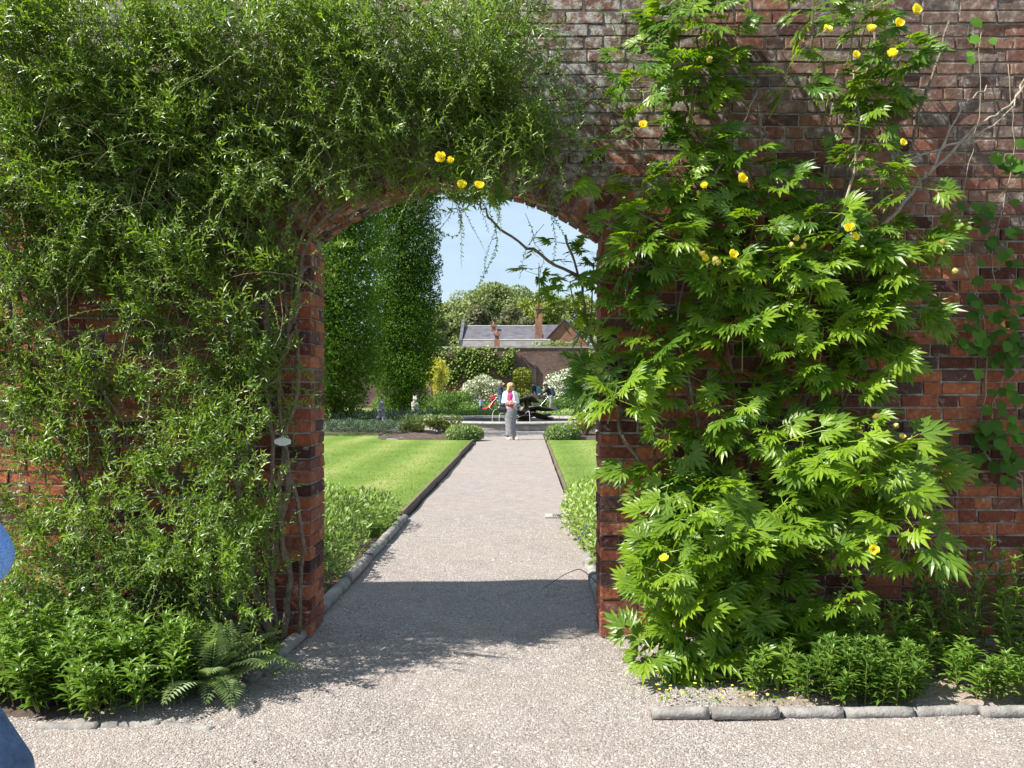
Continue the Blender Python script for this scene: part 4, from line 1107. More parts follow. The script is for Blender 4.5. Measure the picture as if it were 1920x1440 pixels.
# ================================================================== GARDEN BEYOND THE ARCH
def capsule(mb, a, b, ra, rb, n=12, flat=1.0):
    """closed tapered capsule from a to b; flat squeezes it front to back (world y)"""
    a, b = Vector(a), Vector(b); d = b - a; ln = d.length
    d = d.normalized() if ln > 1e-6 else Vector((0, 0, 1))
    s = d.cross(Vector((0, 1, 0.02)));
    if s.length < 1e-3: s = d.cross(Vector((1, 0, 0)))
    s.normalize(); t = d.cross(s); rings = []
    for k in range(5):
        th = -math.pi / 2 + (math.pi / 2) * k / 4.0; rings.append((a + d * (ra * math.sin(th)), max(ra * math.cos(th), ra * .05)))
    for k in range(5):
        th = (math.pi / 2) * k / 4.0; rings.append((b + d * (rb * math.sin(th)), max(rb * math.cos(th), rb * .05)))
    R = []
    for c, r_ in rings:
        rg = []
        for k in range(n):
            an = 2 * math.pi * k / n; v = s * math.cos(an) * r_ + t * math.sin(an) * r_
            rg.append(c + Vector((v.x, v.y * flat, v.z)))
        R.append(rg)
    mb.loft(R)

def blob(name, caps, mat, parent, voxel=0.012, smooth=4):
    """several capsules grown together into one continuous skin"""
    mb = MB()
    for cp in caps: capsule(mb, *cp)
    me = npmesh(name, np.array(mb.v), mb.f, mat)
    tmp = bpy.data.objects.new('tmp', me); C.objects.link(tmp)
    md = tmp.modifiers.new('r', 'REMESH'); md.mode = 'VOXEL'; md.voxel_size = voxel; md.use_smooth_shade = True
    ms = tmp.modifiers.new('s', 'SMOOTH'); ms.iterations = smooth; ms.factor = .5
    dg = bpy.context.evaluated_depsgraph_get()
    me2 = bpy.data.meshes.new_from_object(tmp.evaluated_get(dg)); me2.name = name
    bpy.data.objects.remove(tmp); bpy.data.meshes.remove(me)
    me2.materials.clear(); me2.materials.append(mat)
    me2.polygons.foreach_set('use_smooth', np.ones(len(me2.polygons), dtype=bool))
    return obj(name, me2, parent)

# ---- far wall with its own arch and iron gate
FY, FH = 62.0, 4.35
M['gatearch'] = farbrick('gate_arch_brick', (0.05, 0.032, 0.03), (0.085, 0.055, 0.048), (0.09, 0.075, 0.068))
fw = empty('far_garden_wall', (0, FY, 0), 'distant weathered brick wall closing the garden, with a small gated arch', 'wall')
gx0, gx1 = px(961, 700, FY).x, px(998, 700, FY).x; gc, gh = (gx0 + gx1) / 2, (gx1 - gx0) / 2
gz = 2.62; grise = .34; gr_ = (gh * gh + grise * grise) / (2 * grise); gzc = gz + grise - gr_
mb = MB(); mb.box(-22, gx0, FY, FY + .4, -.1, FH); mb.box(gx1, 26, FY, FY + .4, -.1, FH)
mb.loft([[(x, FY, z), (x, FY + .4, z), (x, FY + .4, FH), (x, FY, FH)] for x, z in [(gc + gh * t, gzc + math.sqrt(max(0, gr_ ** 2 - (gh * t) ** 2))) for t in np.linspace(-1, 1, 17)]])
mb.build('brick_wall', M['farwall'], fw)
mb = MB(); mb.box(-22, 26, FY - .07, FY + .47, FH + .002, FH + .12); mb.build('coping', M['stone'], fw)
# gabled hood that stands proud round the gate
sur = []
for t in np.linspace(-1, 1, 17):
    x = gc + gh * t; zi = gzc + math.sqrt(max(0, gr_ ** 2 - (gh * t) ** 2)); zo = zi + .45
    sur.append([(x, FY - .16, zi), (x, FY - .004, zi), (x, FY - .004, zo), (x, FY - .16, zo)])
mb = MB(); mb.loft(sur)
for s_, xe in ((-1, gx0), (1, gx1)):
    xa, xb = sorted((xe + s_ * .003, xe + s_ * .30)); mb.box(xa, xb, FY - .16, FY - .004, -.1, 3.06)
mb.build('gate_surround', M['gatearch'], fw)
gate = empty('iron_gate', (gc, FY + .2, 0), 'tall wrought iron bar gate in the distant arch', 'gate')
for k in range(11):
    x = gx0 + .04 + (gx1 - gx0 - .08) * k / 10; z = gzc + math.sqrt(max(0, gr_ ** 2 - (x - gc) ** 2)) - .08
    MB().tube([(x, FY + .2, .03), (x, FY + .2, z)], .011, 6).build('bar', M['iron'], gate)
for z in (.15, 1.1, 2.3): MB().box(gx0 + .02, gx1 - .02, FY + .18, FY + .22, z, z + .05).build('rail', M['iron'], gate)
e = mound('hedge', 'bright green hedge seen through the distant iron gate', 'hedge', [(gc + x, 67 + .3 * (k % 2), z, .9, .5, .8) for k, (x, z) in enumerate([(a, b) for a in (-2, -1, 0, 1, 2) for b in (.6, 1.6, 2.6, 3.4)])], 9000, .16, M['lf_hedge'])

# ---- houses behind the far wall
def prism_roof(parent, x0, x1, y0, y1, ze, zr, mat, name='roof', ridge=True):
    ym = (y0 + y1) / 2; t = .08
    mb = MB().add([(x0, y0, ze), (x1, y0, ze), (x1, ym, zr), (x0, ym, zr), (x0, y1, ze), (x1, y1, ze), (x0, y0, ze - t), (x1, y0, ze - t), (x0, y1, ze - t), (x1, y1, ze - t)],
                  [[0, 1, 2, 3], [3, 2, 5, 4], [0, 3, 4, 8, 6], [1, 7, 9, 5, 2], [0, 6, 7, 1], [4, 5, 9, 8]])
    ro = mb.build(name, mat, parent)
    if ridge: MB().tube([(x0, ym, zr + .01), (x1, ym, zr + .01)], .09, 8).build('ridge_tiles', M['lead'], ro)
    return ro
def chimney(parent, x0, x1, yc, z0, z1, pots=1):
    w = (x1 - x0) / 2; cx_ = (x0 + x1) / 2; mb = MB(); mb.box(x0, x1, yc - w, yc + w, z0, z1 - .5)
    mb.box(x0 + .06, x1 - .06, yc - w + .06, yc + w - .06, z1 - .502, z1 - .2); mb.box(x0 - .05, x1 + .05, yc - w - .05, yc + w + .05, z1 - .203, z1)
    c = mb.build('chimney', M['chimney'], parent)
    for k in range(pots): MB().loft([ring((cx_ + (k - (pots - 1) / 2) * .3, yc, z1 - .02), .11, .11, 10), ring((cx_ + (k - (pots - 1) / 2) * .3, yc, z1 + .3), .09, .09, 10)]).build('chimney_pot', M['chimney'], c)
HY = 78.0
h1 = empty('slate_roofed_house', (-2, HY, 0), 'long brick house with grey slate roof and chimneys behind the far wall', 'house')
a, b = px(868, 612, HY), px(1012, 637, HY)
yr = HY; MB().box(a.x, b.x + .3, HY - 2.7, HY + 2.7, 0, b.z - .25).build('wall', M['chimney'], h1)
prism_roof(h1, a.x + .2, b.x + .3, HY - 3.0, HY + 3.0, b.z - .25, a.z, M['slate'])
MB().add([(a.x - .12, HY - 3.1, 0), (a.x + .16, HY - 3.1, 0), (a.x + .16, HY - 3.1, b.z - .2), (a.x - .12, HY - 3.1, b.z - .2), (a.x - .12, HY, a.z + .45), (a.x + .16, HY, a.z + .45), (a.x - .12, HY + 3.1, b.z - .2), (a.x + .16, HY + 3.1, b.z - .2), (a.x - .12, HY + 3.1, 0), (a.x + .16, HY + 3.1, 0)],
         [[0, 1, 2, 3], [3, 2, 5, 4], [4, 5, 7, 6], [6, 7, 9, 8], [0, 3, 4, 6, 8], [1, 9, 7, 5, 2]]).build('gable_parapet', M['slate'], h1)
q = px(1003, 578, HY - 1); q2 = px(1016, 640, HY - 1); chimney(h1, q.x, q2.x, HY - 2.2, 3, q.z, 1)
q = px(922, 610, HY); q2 = px(931, 640, HY); chimney(h1, q.x, q2.x, HY - .9, 5, q.z, 1)
LY = 70.0
h2 = empty('lean_to_house', (-2, LY, 0), 'lower pale slate roofed outbuilding just behind the far wall with orange chimney', 'house')
a, b = px(869, 638, LY), px(1032, 652, LY)
MB().box(a.x, b.x, LY - 1.4, LY + 1.4, 0, b.z - .7).build('wall', M['chimney'], h2)
prism_roof(h2, a.x - .05, b.x, LY - 1.7, LY + 1.7, b.z - .7, a.z, M['slate2'])
q = px(927, 625, LY - 2); q2 = px(937, 650, LY - 2); chimney(h2, q.x, q2.x, LY - 2.1, 0, q.z, 1)
RY = 82.0
h3 = empty('brick_gable_house', (4, RY, 0), 'brick gable end and dark slate roof at right behind the far wall', 'house')
a, b = px(1058, 600, RY), px(1100, 648, RY); w = (b.x - a.x) * 1.05
MB().add([(a.x - w, RY, 0), (a.x + w, RY, 0), (a.x + w, RY, b.z), (a.x, RY, a.z), (a.x - w, RY, b.z), (a.x - w, RY + 6, 0), (a.x + w, RY + 6, 0), (a.x + w, RY + 6, b.z), (a.x, RY + 6, a.z), (a.x - w, RY + 6, b.z)],
         [[0, 1, 2, 3, 4], [5, 9, 8, 7, 6], [0, 4, 9, 5], [1, 6, 7, 2]]).build('gable_wall', M['chimney'], h3)
MB().add([(a.x - w - .3, RY - .2, b.z - .2), (a.x, RY - .2, a.z + .14), (a.x + w + .3, RY - .2, b.z - .2), (a.x - w - .3, RY + 6.2, b.z - .2), (a.x, RY + 6.2, a.z + .14), (a.x + w + .3, RY + 6.2, b.z - .2),
          (a.x - w - .3, RY - .2, b.z - .3), (a.x, RY - .2, a.z + .04), (a.x + w + .3, RY - .2, b.z - .3)], [[0, 3, 4, 1], [1, 4, 5, 2], [0, 1, 7, 6], [1, 2, 8, 7]]).build('roof', M['slate'], h3)
a, b = px(1014, 606, RY + 1), px(1045, 640, RY + 1); prism_roof(h3, a.x - .2, b.x + .5, RY + 1, RY + 5, b.z - .1, a.z, M['slate'], 'side_roof', False)

# ---- trees
def tree(name, label, base, lumps, n, leaf, mat, trunk_r, group=None, cat='tree', jitter=.16, up=.2, width=.62, limbs=8, bark='darkbark'):
    e = empty(name, (base[0], base[1], 0), label, cat, group)
    cr_ = foliage('crown', lumps, n, leaf, mat, e, width, jitter, .1, up)
    top = max(l[2] for l in lumps); mbt = MB(); mb2 = MB()
    mbt.tube([(base[0], base[1], -.05), (base[0] + .03, base[1], top * .3), (base[0] - .04, base[1] + .02, top * .65), (base[0], base[1], top)], [trunk_r * 1.25, trunk_r, trunk_r * .65, trunk_r * .2], 9)
    mbt.build('trunk', M[bark], e, True)
    for k in range(limbs):
        l = lumps[(k * 5 + 1) % len(lumps)]; z0 = min(max(l[2] * .55, .4), top * .8)
        MB().tube(smooth_path([(base[0], base[1], z0), ((base[0] + l[0]) / 2, (base[1] + l[1]) / 2, (z0 + l[2]) / 2 + .1), (l[0], l[1], l[2])], 4), vary(9, trunk_r * .42, trunk_r * .08), 6).build('limb', M[bark], e, True)
    return e
def column_lumps(bx, by, w, h, z0, n, r):
    out = []
    for k in range(n):
        t = (k + .5) / n; z = z0 + (h - z0) * t
        prof = min(1, (t / .16) ** .5) * (1 if t < .72 else max(.25, 1 - ((t - .72) / .28) ** 1.7 * .8))
        for j in range(5):
            a = j * 1.2566 + r.uniform(0, 1.2) + k * .6; rr_ = w * .5 * prof
            out.append((bx + math.cos(a) * rr_ * .52, by + math.sin(a) * rr_ * .52, z + r.uniform(-.3, .3), rr_ * r.uniform(.48, .56), rr_ * r.uniform(.48, .56), r.uniform(.6, .95)))
        out.append((bx, by, z, w * .5 * prof * .8, w * .5 * prof * .8, .7))
    return out
rt = random.Random(5)
def columnar(label, x, y, w, h, n=22000, z0=.3):
    return tree('columnar_tree', label, (x, y), column_lumps(x, y, w, h, z0, 20, rt), n, .115, M['lf_hornbeam'], .16, 'columnar trees left of the garden', jitter=.13, up=.35, width=.7)
columnar('dark columnar tree nearest the left pier, seen through the arch', -8.25, 36.5, 4.1, 12.5, 72000)
columnar('tall columnar tree standing right of its darker neighbour, against the sky', -6.6, 45.0, 4.2, 14.5, 80000)
columnar('columnar tree behind left wall that shades the fountain path', -7.2, 24.8, 3.3, 10.0, 9000)
columnar('columnar tree behind left wall that shades the statue', -12.5, 34.0, 3.6, 10.0, 9000)
def crown_lumps(x, y, w, h, z0, n, r):
    out = []
    for k in range(n):
        a = r.uniform(0, 6.28); q = math.sqrt(r.random()); t = r.random() ** .7
        z = z0 + (h - z0) * t; rad = w / 2 * math.sqrt(max(.05, 1 - (2 * max(t, .35) - .95) ** 2)) * q
        s_ = w * r.uniform(.13, .2); out.append((x + rad * math.cos(a), y + rad * math.sin(a) * .7, z - s_ * .5, s_, s_, s_ * .75))
    return out
for lab, xx, ytop, w_px, Yd, mt, n in [
    ('green tree filling the gap left of the tallest tree', 880, 556, 130, 124, 'lf_far', 12000), ('green tree behind the tall chimney between taller neighbours', 975, 545, 130, 126, 'lf_far', 12000),
    ('rounded pale green tree behind left end of slate roof', 848, 572, 120, 108, 'lf_far', 16000), ('tallest broad green tree above the middle of the slate roof', 928, 537, 150, 118, 'lf_far', 20000),
    ('yellow-green broad tree behind the tall chimney', 1015, 548, 125, 112, 'lf_far2', 16000), ('greyish loose tree in front of others left of ridge chimney', 900, 580, 95, 100, 'lf_far3', 8000),
    ('small loose tree right of ridge chimney behind slate roof', 960, 582, 90, 100, 'lf_far3', 7000), ('yellow-green tree behind the brick gable at right', 1085, 560, 110, 120, 'lf_far2', 9000),
    ('light green tree low beside the columnar trees at left', 815, 590, 60, 96, 'lf_far', 7000), ('far tree hidden partly behind the right pier', 1180, 560, 130, 115, 'lf_far', 7000), ('far tree showing between columnar trees', 760, 560, 120, 118, 'lf_far', 7000)]:
    P = px(xx, ytop, Yd); wd = w_px * Yd / F
    tree('background_tree', lab, (P.x, Yd), crown_lumps(P.x, Yd, wd, P.z + .3, 2.0, 34, rt), n, .42, M[mt], .4, 'trees beyond the far wall', jitter=.2, up=.2, width=.6, limbs=6)

# ---- shrubs and borders along the far wall
def mass(px0, px1, ytop, Yd, depth, rows=2, r=rt, zbase=0.0):
    """lumps filling a bed from pixel px0 to px1 whose top shows at ytop"""
    out = []; x0, x1 = px(px0, 0, Yd).x, px(px1, 0, Yd).x; h = px(0, ytop, Yd).z; n = max(2, int((x1 - x0) / max(h * .5, .25)))
    for i in range(n):
        for j in range(rows):
            out.append((x0 + (x1 - x0) * (i + .5) / n + r.uniform(-.1, .1), Yd + depth * (j / max(1, rows - 1) - .3 if rows > 1 else 0), zbase + h * r.uniform(.4, .55), (x1 - x0) / n * .75, depth * .4 + .1, h * r.uniform(.42, .56)))
    return out
vb = mass(868, 942, 712, 55, 1.0, 2); vb += [(px(x, y, 54.6).x, 54.6, px(x, y, 54.6).z, .62, .5, .26) for x, y in [(905, 712), (890, 722), (925, 720), (880, 735), (915, 735), (935, 742), (900, 748), (880, 750)]]
e = mound('white_flowering_shrub', 'white flowering spreading shrub left of the distant gate', 'shrub', vb, 4200, .13, M['lf_white'], width=.8); foliage('leaves', vb, 2600, .16, M['lf_far2'], e)
vb = mass(1026, 1100, 700, 55, 1.2, 2); vb += [(px(x, y, 54.4).x, 54.4, px(x, y, 54.4).z, .6, .5, .28) for x, y in [(1050, 712), (1065, 700), (1080, 715), (1050, 742), (1072, 735)]]
e = mound('white_flowering_shrub', 'white flowering shrub right of the distant gate behind peony leaves', 'shrub', vb, 4200, .13, M['lf_white'], width=.8); foliage('leaves', vb, 2600, .16, M['lf_bed'], e)
yl = [(px(x, y, 57).x, 57 + d_, px(x, y, 57).z, .24, .24, .62) for x, y, d_ in [(805, 690, 0), (813, 684, .2), (822, 688, 0), (830, 694, .2), (836, 705, 0), (810, 710, .3), (826, 715, .1), (817, 700, -.2), (802, 712, .2), (818, 730, .1)]]
e = mound('golden_shrub', 'bright yellow upright shrub before the far wall at left', 'shrub', yl, 5200, .13, M['lf_yellow'], width=.42, up=1.2); stems_for(e, yl, 14, M['twig'], .02)
rb = mass(812, 872, 722, 58.5, .8, 2); mound('bronze_shrub', 'dull red-brown twiggy shrub between golden shrub and white shrub', 'shrub', rb, 1500, .12, leafmat('bronze_leaf', (.10, .035, .025), (.18, .07, .04), .2, .6), width=.3)
mound('dark_green_shrub', 'low rounded dark green shrub in front of far wall, left of white shrub', 'shrub', mass(822, 880, 734, 53, .9, 2), 3800, .15, M['lf_bed'], width=.4, up=.6)
mound('border_plants', 'mixed low border plants below the golden shrub', 'plants', mass(700, 830, 742, 54, 1.2, 2), 4200, .14, M['lf_bed'], width=.5)
mound('border_plants', 'green border plants below and right of the distant gate', 'plants', mass(1000, 1120, 748, 51, 1.2, 2), 4200, .14, M['lf_bed'], width=.5)
mound('border_plants', 'green border plants below and left of the distant gate', 'plants', mass(868, 962, 756, 51, 1.0, 2), 3000, .13, M['lf_bed'], width=.5)
# wall climber
iv = empty('wall_climber', (-3, FY - .1, 0), 'leafy climber covering the far wall left of the gate', 'climber')
P = []
for k in range(130):
    cx_, cy_ = rt.uniform(790, 960), rt.uniform(656, 726)
    if cx_ > 925 and cy_ > 700: continue
    for j in range(34): P.append(px(cx_ + rt.gauss(0, 5), cy_ + rt.gauss(0, 4.5), FY - .10 - .35 * rt.random() ** 2))
for k in range(10):
    cx_, cy_ = rt.uniform(1080, 1130), rt.uniform(656, 720)
    for j in range(34): P.append(px(cx_ + rt.gauss(0, 4), cy_ + rt.gauss(0, 4), FY - .10 - .25 * rt.random()))
P = np.array([list(p) for p in P]); n = len(P)
D = np.stack([RNG.normal(0, .6, n), -np.full(n, .5), RNG.normal(-.2, .6, n)], 1)
o = leaf_cloud('leaves', P, D, np.stack([RNG.normal(-.3, .4, n), -np.ones(n) * .6, np.ones(n) * .9], 1), RNG.uniform(.13, .26, n), RNG.uniform(.11, .2, n), M['lf_ivy'], iv, T_TRI); o['kind'] = 'stuff'
for x0, x1 in [(850, 845), (875, 890), (905, 900), (930, 945), (955, 950)]:
    MB().tube(smooth_path([px(x0, 762, FY - .06), px((x0 + x1) / 2 + 3, 710, FY - .06), px(x1, 660, FY - .06)], 4), vary(9, .05, .02), 5).build('stem', M['darkbark'], iv, True)
tw = empty('wall_top_plant', (px(1050, 650, 64).x, 64, 0), 'pale leafy plant showing above the far wall at right', 'plant')
tl = [(px(x, y, 64).x, 64, px(x, y, 64).z, .5, .4, .28) for x, y in [(1010, 648), (1030, 646), (1050, 645), (1070, 648)]]
foliage('leaves', tl, 900, .15, M['lf_far'], tw); stems_for(tw, tl, 8, M['darkbark'], .03)

# ---- low planting round the fountain
def strip(label, px0, px1, ytop, Yd, depth, n, leaf, mat, width=.5, up=.4):
    l = mass(px0, px1, ytop, Yd, depth, 3); return mound('low_planting', label, 'plants', l, n, leaf, M[mat], width=width, up=up)
strip('shaded low grey-green planting in front of the dark statue', 608, 765, 789, 28.2, 1.2, 7000, .09, 'lf_lav', .25)
strip('sunlit low planting around the foot of the dark statue', 625, 812, 770, 36.5, 2.0, 6500, .10, 'lf_lav', .35)
strip('dark green low hedge behind the left of the fountain', 800, 952, 769, 37.6, 1.2, 6500, .09, 'lf_bed', .5)
strip('sunlit leafy planting in front of dark hedge left of fountain', 760, 850, 778, 35.4, .8, 3000, .09, 'lf_box', .5)
strip('low green planting behind the right of the fountain', 1003, 1130, 768, 37.6, 1.6, 6500, .10, 'lf_box', .5)
strip('upright green plants behind the red pushchair', 860, 930, 757, 44, .8, 2600, .10, 'lf_bed', .4)
for lab, x0, x1, yt, Yd, n, mt in [('round pale green bush at end of left lawn beside path', 835, 906, 797, 23.2, 6500, 'lf_box'), ('round pale green bush at end of right lawn beside path', 1023, 1088, 796, 23.2, 6500, 'lf_box')]:
    a, b = px(x0, 0, Yd).x, px(x1, 0, Yd).x; h = px(0, yt, Yd).z; w = (b - a) / 2; cx_ = (a + b) / 2
    lm = [(cx_, Yd, h * .45, w * .9, w * .8, h * .55)] + [(cx_ + w * .55 * math.cos(t), Yd + w * .5 * math.sin(t), h * .42, w * .45, w * .45, h * .5) for t in np.linspace(0, 5.6, 8)]
    e = mound('round_bush', lab, 'bush', lm, n, .065, M[mt], width=.6, jitter=.12)
for lab, x0, x1, yt, Yd, n, mt in [('olive green rose bush behind left round bush', 795, 866, 783, 25.2, 1900, 'lf_olive'), ('small sparse rose bush by the stone slab in left bed', 748, 800, 790, 25.8, 800, 'lf_olive'), ('rose bush in right bed behind right round bush', 1062, 1128, 783, 24.8, 1800, 'lf_olive'), ('rose bush close to fountain rim in right bed', 1078, 1140, 778, 27, 1500, 'lf_olive')]:
    a, b = px(x0, 0, Yd).x, px(x1, 0, Yd).x; h = px(0, yt, Yd).z; w = (b - a) / 2; cx_ = (a + b) / 2
    lm = [(cx_ + rt.uniform(-.75, .75) * w, Yd + rt.uniform(-.5, .5) * w, h * rt.uniform(.45, .9), w * .34, w * .34, h * .17) for k in range(11)]
    e = mound('rose_bush', lab, 'bush', [(cx_, Yd, h * .55, w * .4, w * .4, h * .2)] + lm, n, .075, M[mt], width=.6); stems_for(e, lm, 16, M['twig'], .012)
a = gpx(725, 828, .02); b = gpx(760, 817, .02)
o = MB().add([(*gpx(724, 829).xy, -.02), (*gpx(745, 829).xy, -.02), (*gpx(772, 817).xy, -.02), (*gpx(738, 816.5).xy, -.02), (*gpx(724, 829).xy, .075), (*gpx(745, 829).xy, .075), (*gpx(772, 817).xy, .075), (*gpx(738, 816.5).xy, .075)],
             [[0, 1, 5, 4], [1, 2, 6, 5], [2, 3, 7, 6], [3, 0, 4, 7], [4, 5, 6, 7]]).build('stone_slab', M['stone']); tag(o, 'pale stone slab at corner of the left lawn and rose bed', 'slab')

# ---- fountain
FX, FYc = -.4, 31.9
ft = empty('fountain', (FX, FYc, 0), 'round stone fountain pool with dark bronze leaf sculpture at path end', 'fountain')
def ringwall(ri, ro, z0, z1, n=56, lip=.0):
    mb = MB(); rgs = []
    for k in range(n + 1):
        t = 2 * math.pi * k / n; c, s = math.cos(t), math.sin(t)
        rgs.append([(FX + ri * c, FYc + ri * s, z0), (FX + ro * c, FYc + ro * s, z0), (FX + (ro + lip) * c, FYc + (ro + lip) * s, (z0 + z1) / 2), (FX + (ro) * c, FYc + (ro) * s, z1), (FX + ri * c, FYc + ri * s, z1)])
    return mb.loft(rgs, False)
ringwall(3.12, 3.36, -.05, .20, lip=.03).build('pool_wall', M['stone'], ft)
for k in range(20):                          # coping stones of the rim, one by one
    mb = MB(); rg = []
    for j in range(5):
        t = 2 * math.pi * (k + .012 + j / 4 * .976) / 20; c, s = math.cos(t), math.sin(t)
        rg.append([(FX + 3.02 * c, FYc + 3.02 * s, .202), (FX + 3.44 * c, FYc + 3.44 * s, .202), (FX + 3.47 * c, FYc + 3.47 * s, .25), (FX + 3.42 * c, FYc + 3.42 * s, .295), (FX + 3.04 * c, FYc + 3.04 * s, .30)])
    mb.loft(rg).build('rim_stone', M['stone'], ft)
m, nt, out_ = newmat('water'); p_ = N(nt, 'ShaderNodeBsdfPrincipled', Roughness=.06); p_.inputs['Base Color'].default_value = (.02, .025, .015, 1)
nb = N(nt, 'ShaderNodeTexNoise', Scale=9.0, Detail=3.0); bp = N(nt, 'ShaderNodeBump', Strength=.25, Distance=.02); nt.links.new(nb.outputs['Fac'], bp.inputs['Height']); nt.links.new(bp.outputs[0], p_.inputs['Normal']); nt.links.new(p_.outputs[0], out_.inputs[0]); M['water'] = m
mb = MB(); mb.add([(FX + 3.15 * math.cos(t), FYc + 3.15 * math.sin(t), .09) for t in np.linspace(0, 2 * math.pi, 49)[:-1]], [list(range(48))]); mb.build('water', M['water'], ft)
# sculpture: dished bronze leaves stacked on a stem
sc_ = empty('bronze_sculpture', (.05, FYc, .1), 'dark bronze sculpture of stacked curling leaves in the fountain', 'sculpture')
def dish(cx_, cy_, cz, lx, ly, depth, tilt, yaw):
    nu, nvv = 12, 5; rings = []; Rm = Matrix.Rotation(yaw, 3, 'Z') @ Matrix.Rotation(tilt, 3, 'Y')
    V = []; Fs = []
    for side in (0, 1):
        for i in range(nvv + 1):
            rr_ = i / nvv
            for k in range(nu):
                t = 2 * math.pi * k / nu; x = lx * rr_ * math.cos(t) * (1.0 + .25 * math.cos(t)); y = ly * rr_ * math.sin(t); z = depth * (rr_ ** 2) + .04 * math.sin(3 * t) * rr_ - (.03 if side else 0)
                V.append(tuple(Vector((cx_, cy_, cz)) + Rm @ Vector((x, y, z))))
    o_ = (nvv + 1) * nu
    for i in range(nvv):
        for k in range(nu):
            k2 = (k + 1) % nu; Fs.append([i * nu + k, (i + 1) * nu + k, (i + 1) * nu + k2, i * nu + k2]); Fs.append([o_ + i * nu + k, o_ + i * nu + k2, o_ + (i + 1) * nu + k2, o_ + (i + 1) * nu + k])
    for k in range(nu): Fs.append([nvv * nu + k, o_ + nvv * nu + k, o_ + nvv * nu + (k + 1) % nu, nvv * nu + (k + 1) % nu])
    return MB().add(V, Fs)
MB().tube([(.0, FYc, .05), (-.05, FYc, .4), (.1, FYc, .7), (.05, FYc, .95)], [.32, .24, .18, .12], 12).build('stem', M['bronze'], sc_, True)
for i, a_ in enumerate([(-.25, FYc - .1, .86, .55, .35, .16, -.35, .2), (.45, FYc - .1, .62, .62, .34, .12, .10, .1), (-.35, FYc - .2, .52, .6, .36, .10, .05, -.2), (.35, FYc - .25, .42, .5, .3, .10, .12, -.1), (-.12, FYc - .4, .30, .42, .3, .12, -.1, .3), (.55, FYc, .30, .45, .3, .10, .2, .2), (.1, FYc, .98, .36, .25, .14, .4, .4)]):
    dish(*a_).build('bronze_leaf', M['bronze'], sc_, True)
M['jet'] = plain('water_jet', (.75, .78, .8), .15, .1, 20.0)
for lab, p0, p1, p2 in [('curved water jet at left of the woman in the fountain', (962, 775), (928, 768), (922, 797)), ('short water jet close behind the skirt', (958, 778), (938, 776), (936, 797)), ('thin water jet falling right of the bronze sculpture', (985, 775), (992, 772), (994, 797)), ('thin water jet below the middle bronze leaf', (972, 787), (969, 788), (969, 797))]:
    o = MB().tube(smooth_path([px(*p0, FYc - 1.0), px(*p1, FYc - 1.2), px(*p2, FYc - 1.4)], 8), [.007] * 17, 6).build('water_jet', M['jet'], None, True); tag(o, lab, 'water jet', 'fountain jets')

# ---- two stone statues of sitting beasts
M['oldstone'] = plain('old_statue_stone', (.36, .34, .31), .9, .45, 14.0, .6, 30.0); M['shadestone'] = plain('shaded_statue_stone', (.20, .21, .22), .9, .4, 14.0, .6, 30.0)  # second stone is darker and bluish: the tree's shade is put into its colour
def statue(x, ybase, Yd, h, mat, label, flip=1):
    b = px(x, 0, Yd); e = empty('stone_statue', (b.x, Yd, 0), label, 'statue'); X, Y0, s = b.x, Yd, h / 1.1
    def c(a, b_, ra, rb, fl=1.0): return ((X + flip * a[0] * s, Y0 + a[1] * s, a[2] * s), (X + flip * b_[0] * s, Y0 + b_[1] * s, b_[2] * s), ra * s, rb * s, 12, fl)
    blob('body', [c((0, .03, .30), (-.02, .03, .62), .17, .135), c((-.02, .02, .66), (0, -.01, .80), .12, .085), c((0, -.02, .90), (.03, -.06, .91), .105, .095), c((.06, -.13, .88), (.10, -.19, .86), .065, .045),
                  c((-.06, -.0, .99), (-.08, 0, 1.05), .035, .02), c((.05, 0, .99), (.06, 0, 1.05), .035, .02), c((-.12, -.02, .68), (-.10, -.18, .50), .06, .045), c((-.10, -.18, .5), (.02, -.26, .58), .045, .04),
                  c((.11, -.02, .68), (.17, -.17, .55), .06, .045), c((.17, -.17, .55), (.10, -.27, .66), .045, .04), c((-.12, 0, .22), (-.13, -.20, .20), .10, .07), c((.12, 0, .22), (.13, -.20, .20), .10, .07), c((-.13, -.2, .2), (-.13, -.24, .08), .06, .05), c((.13, -.2, .2), (.13, -.24, .08), .06, .05), c((0, .16, .15), (.08, .26, .3), .05, .03)], mat, e, .018 * s, 3)
    MB().box(X - .24 * s, X + .24 * s, Y0 - .32 * s, Y0 + .26 * s, -.02, .07 * s).build('plinth', mat, e)
statue(715, 787, 35.2, 1.02, M['shadestone'], 'shaded stone animal statue, coloured dark for the shade, beneath the columnar tree', 1)
statue(778, 775, 41.5, 1.12, M['oldstone'], 'pale sunlit stone animal statue right of the columnar trees', 1)
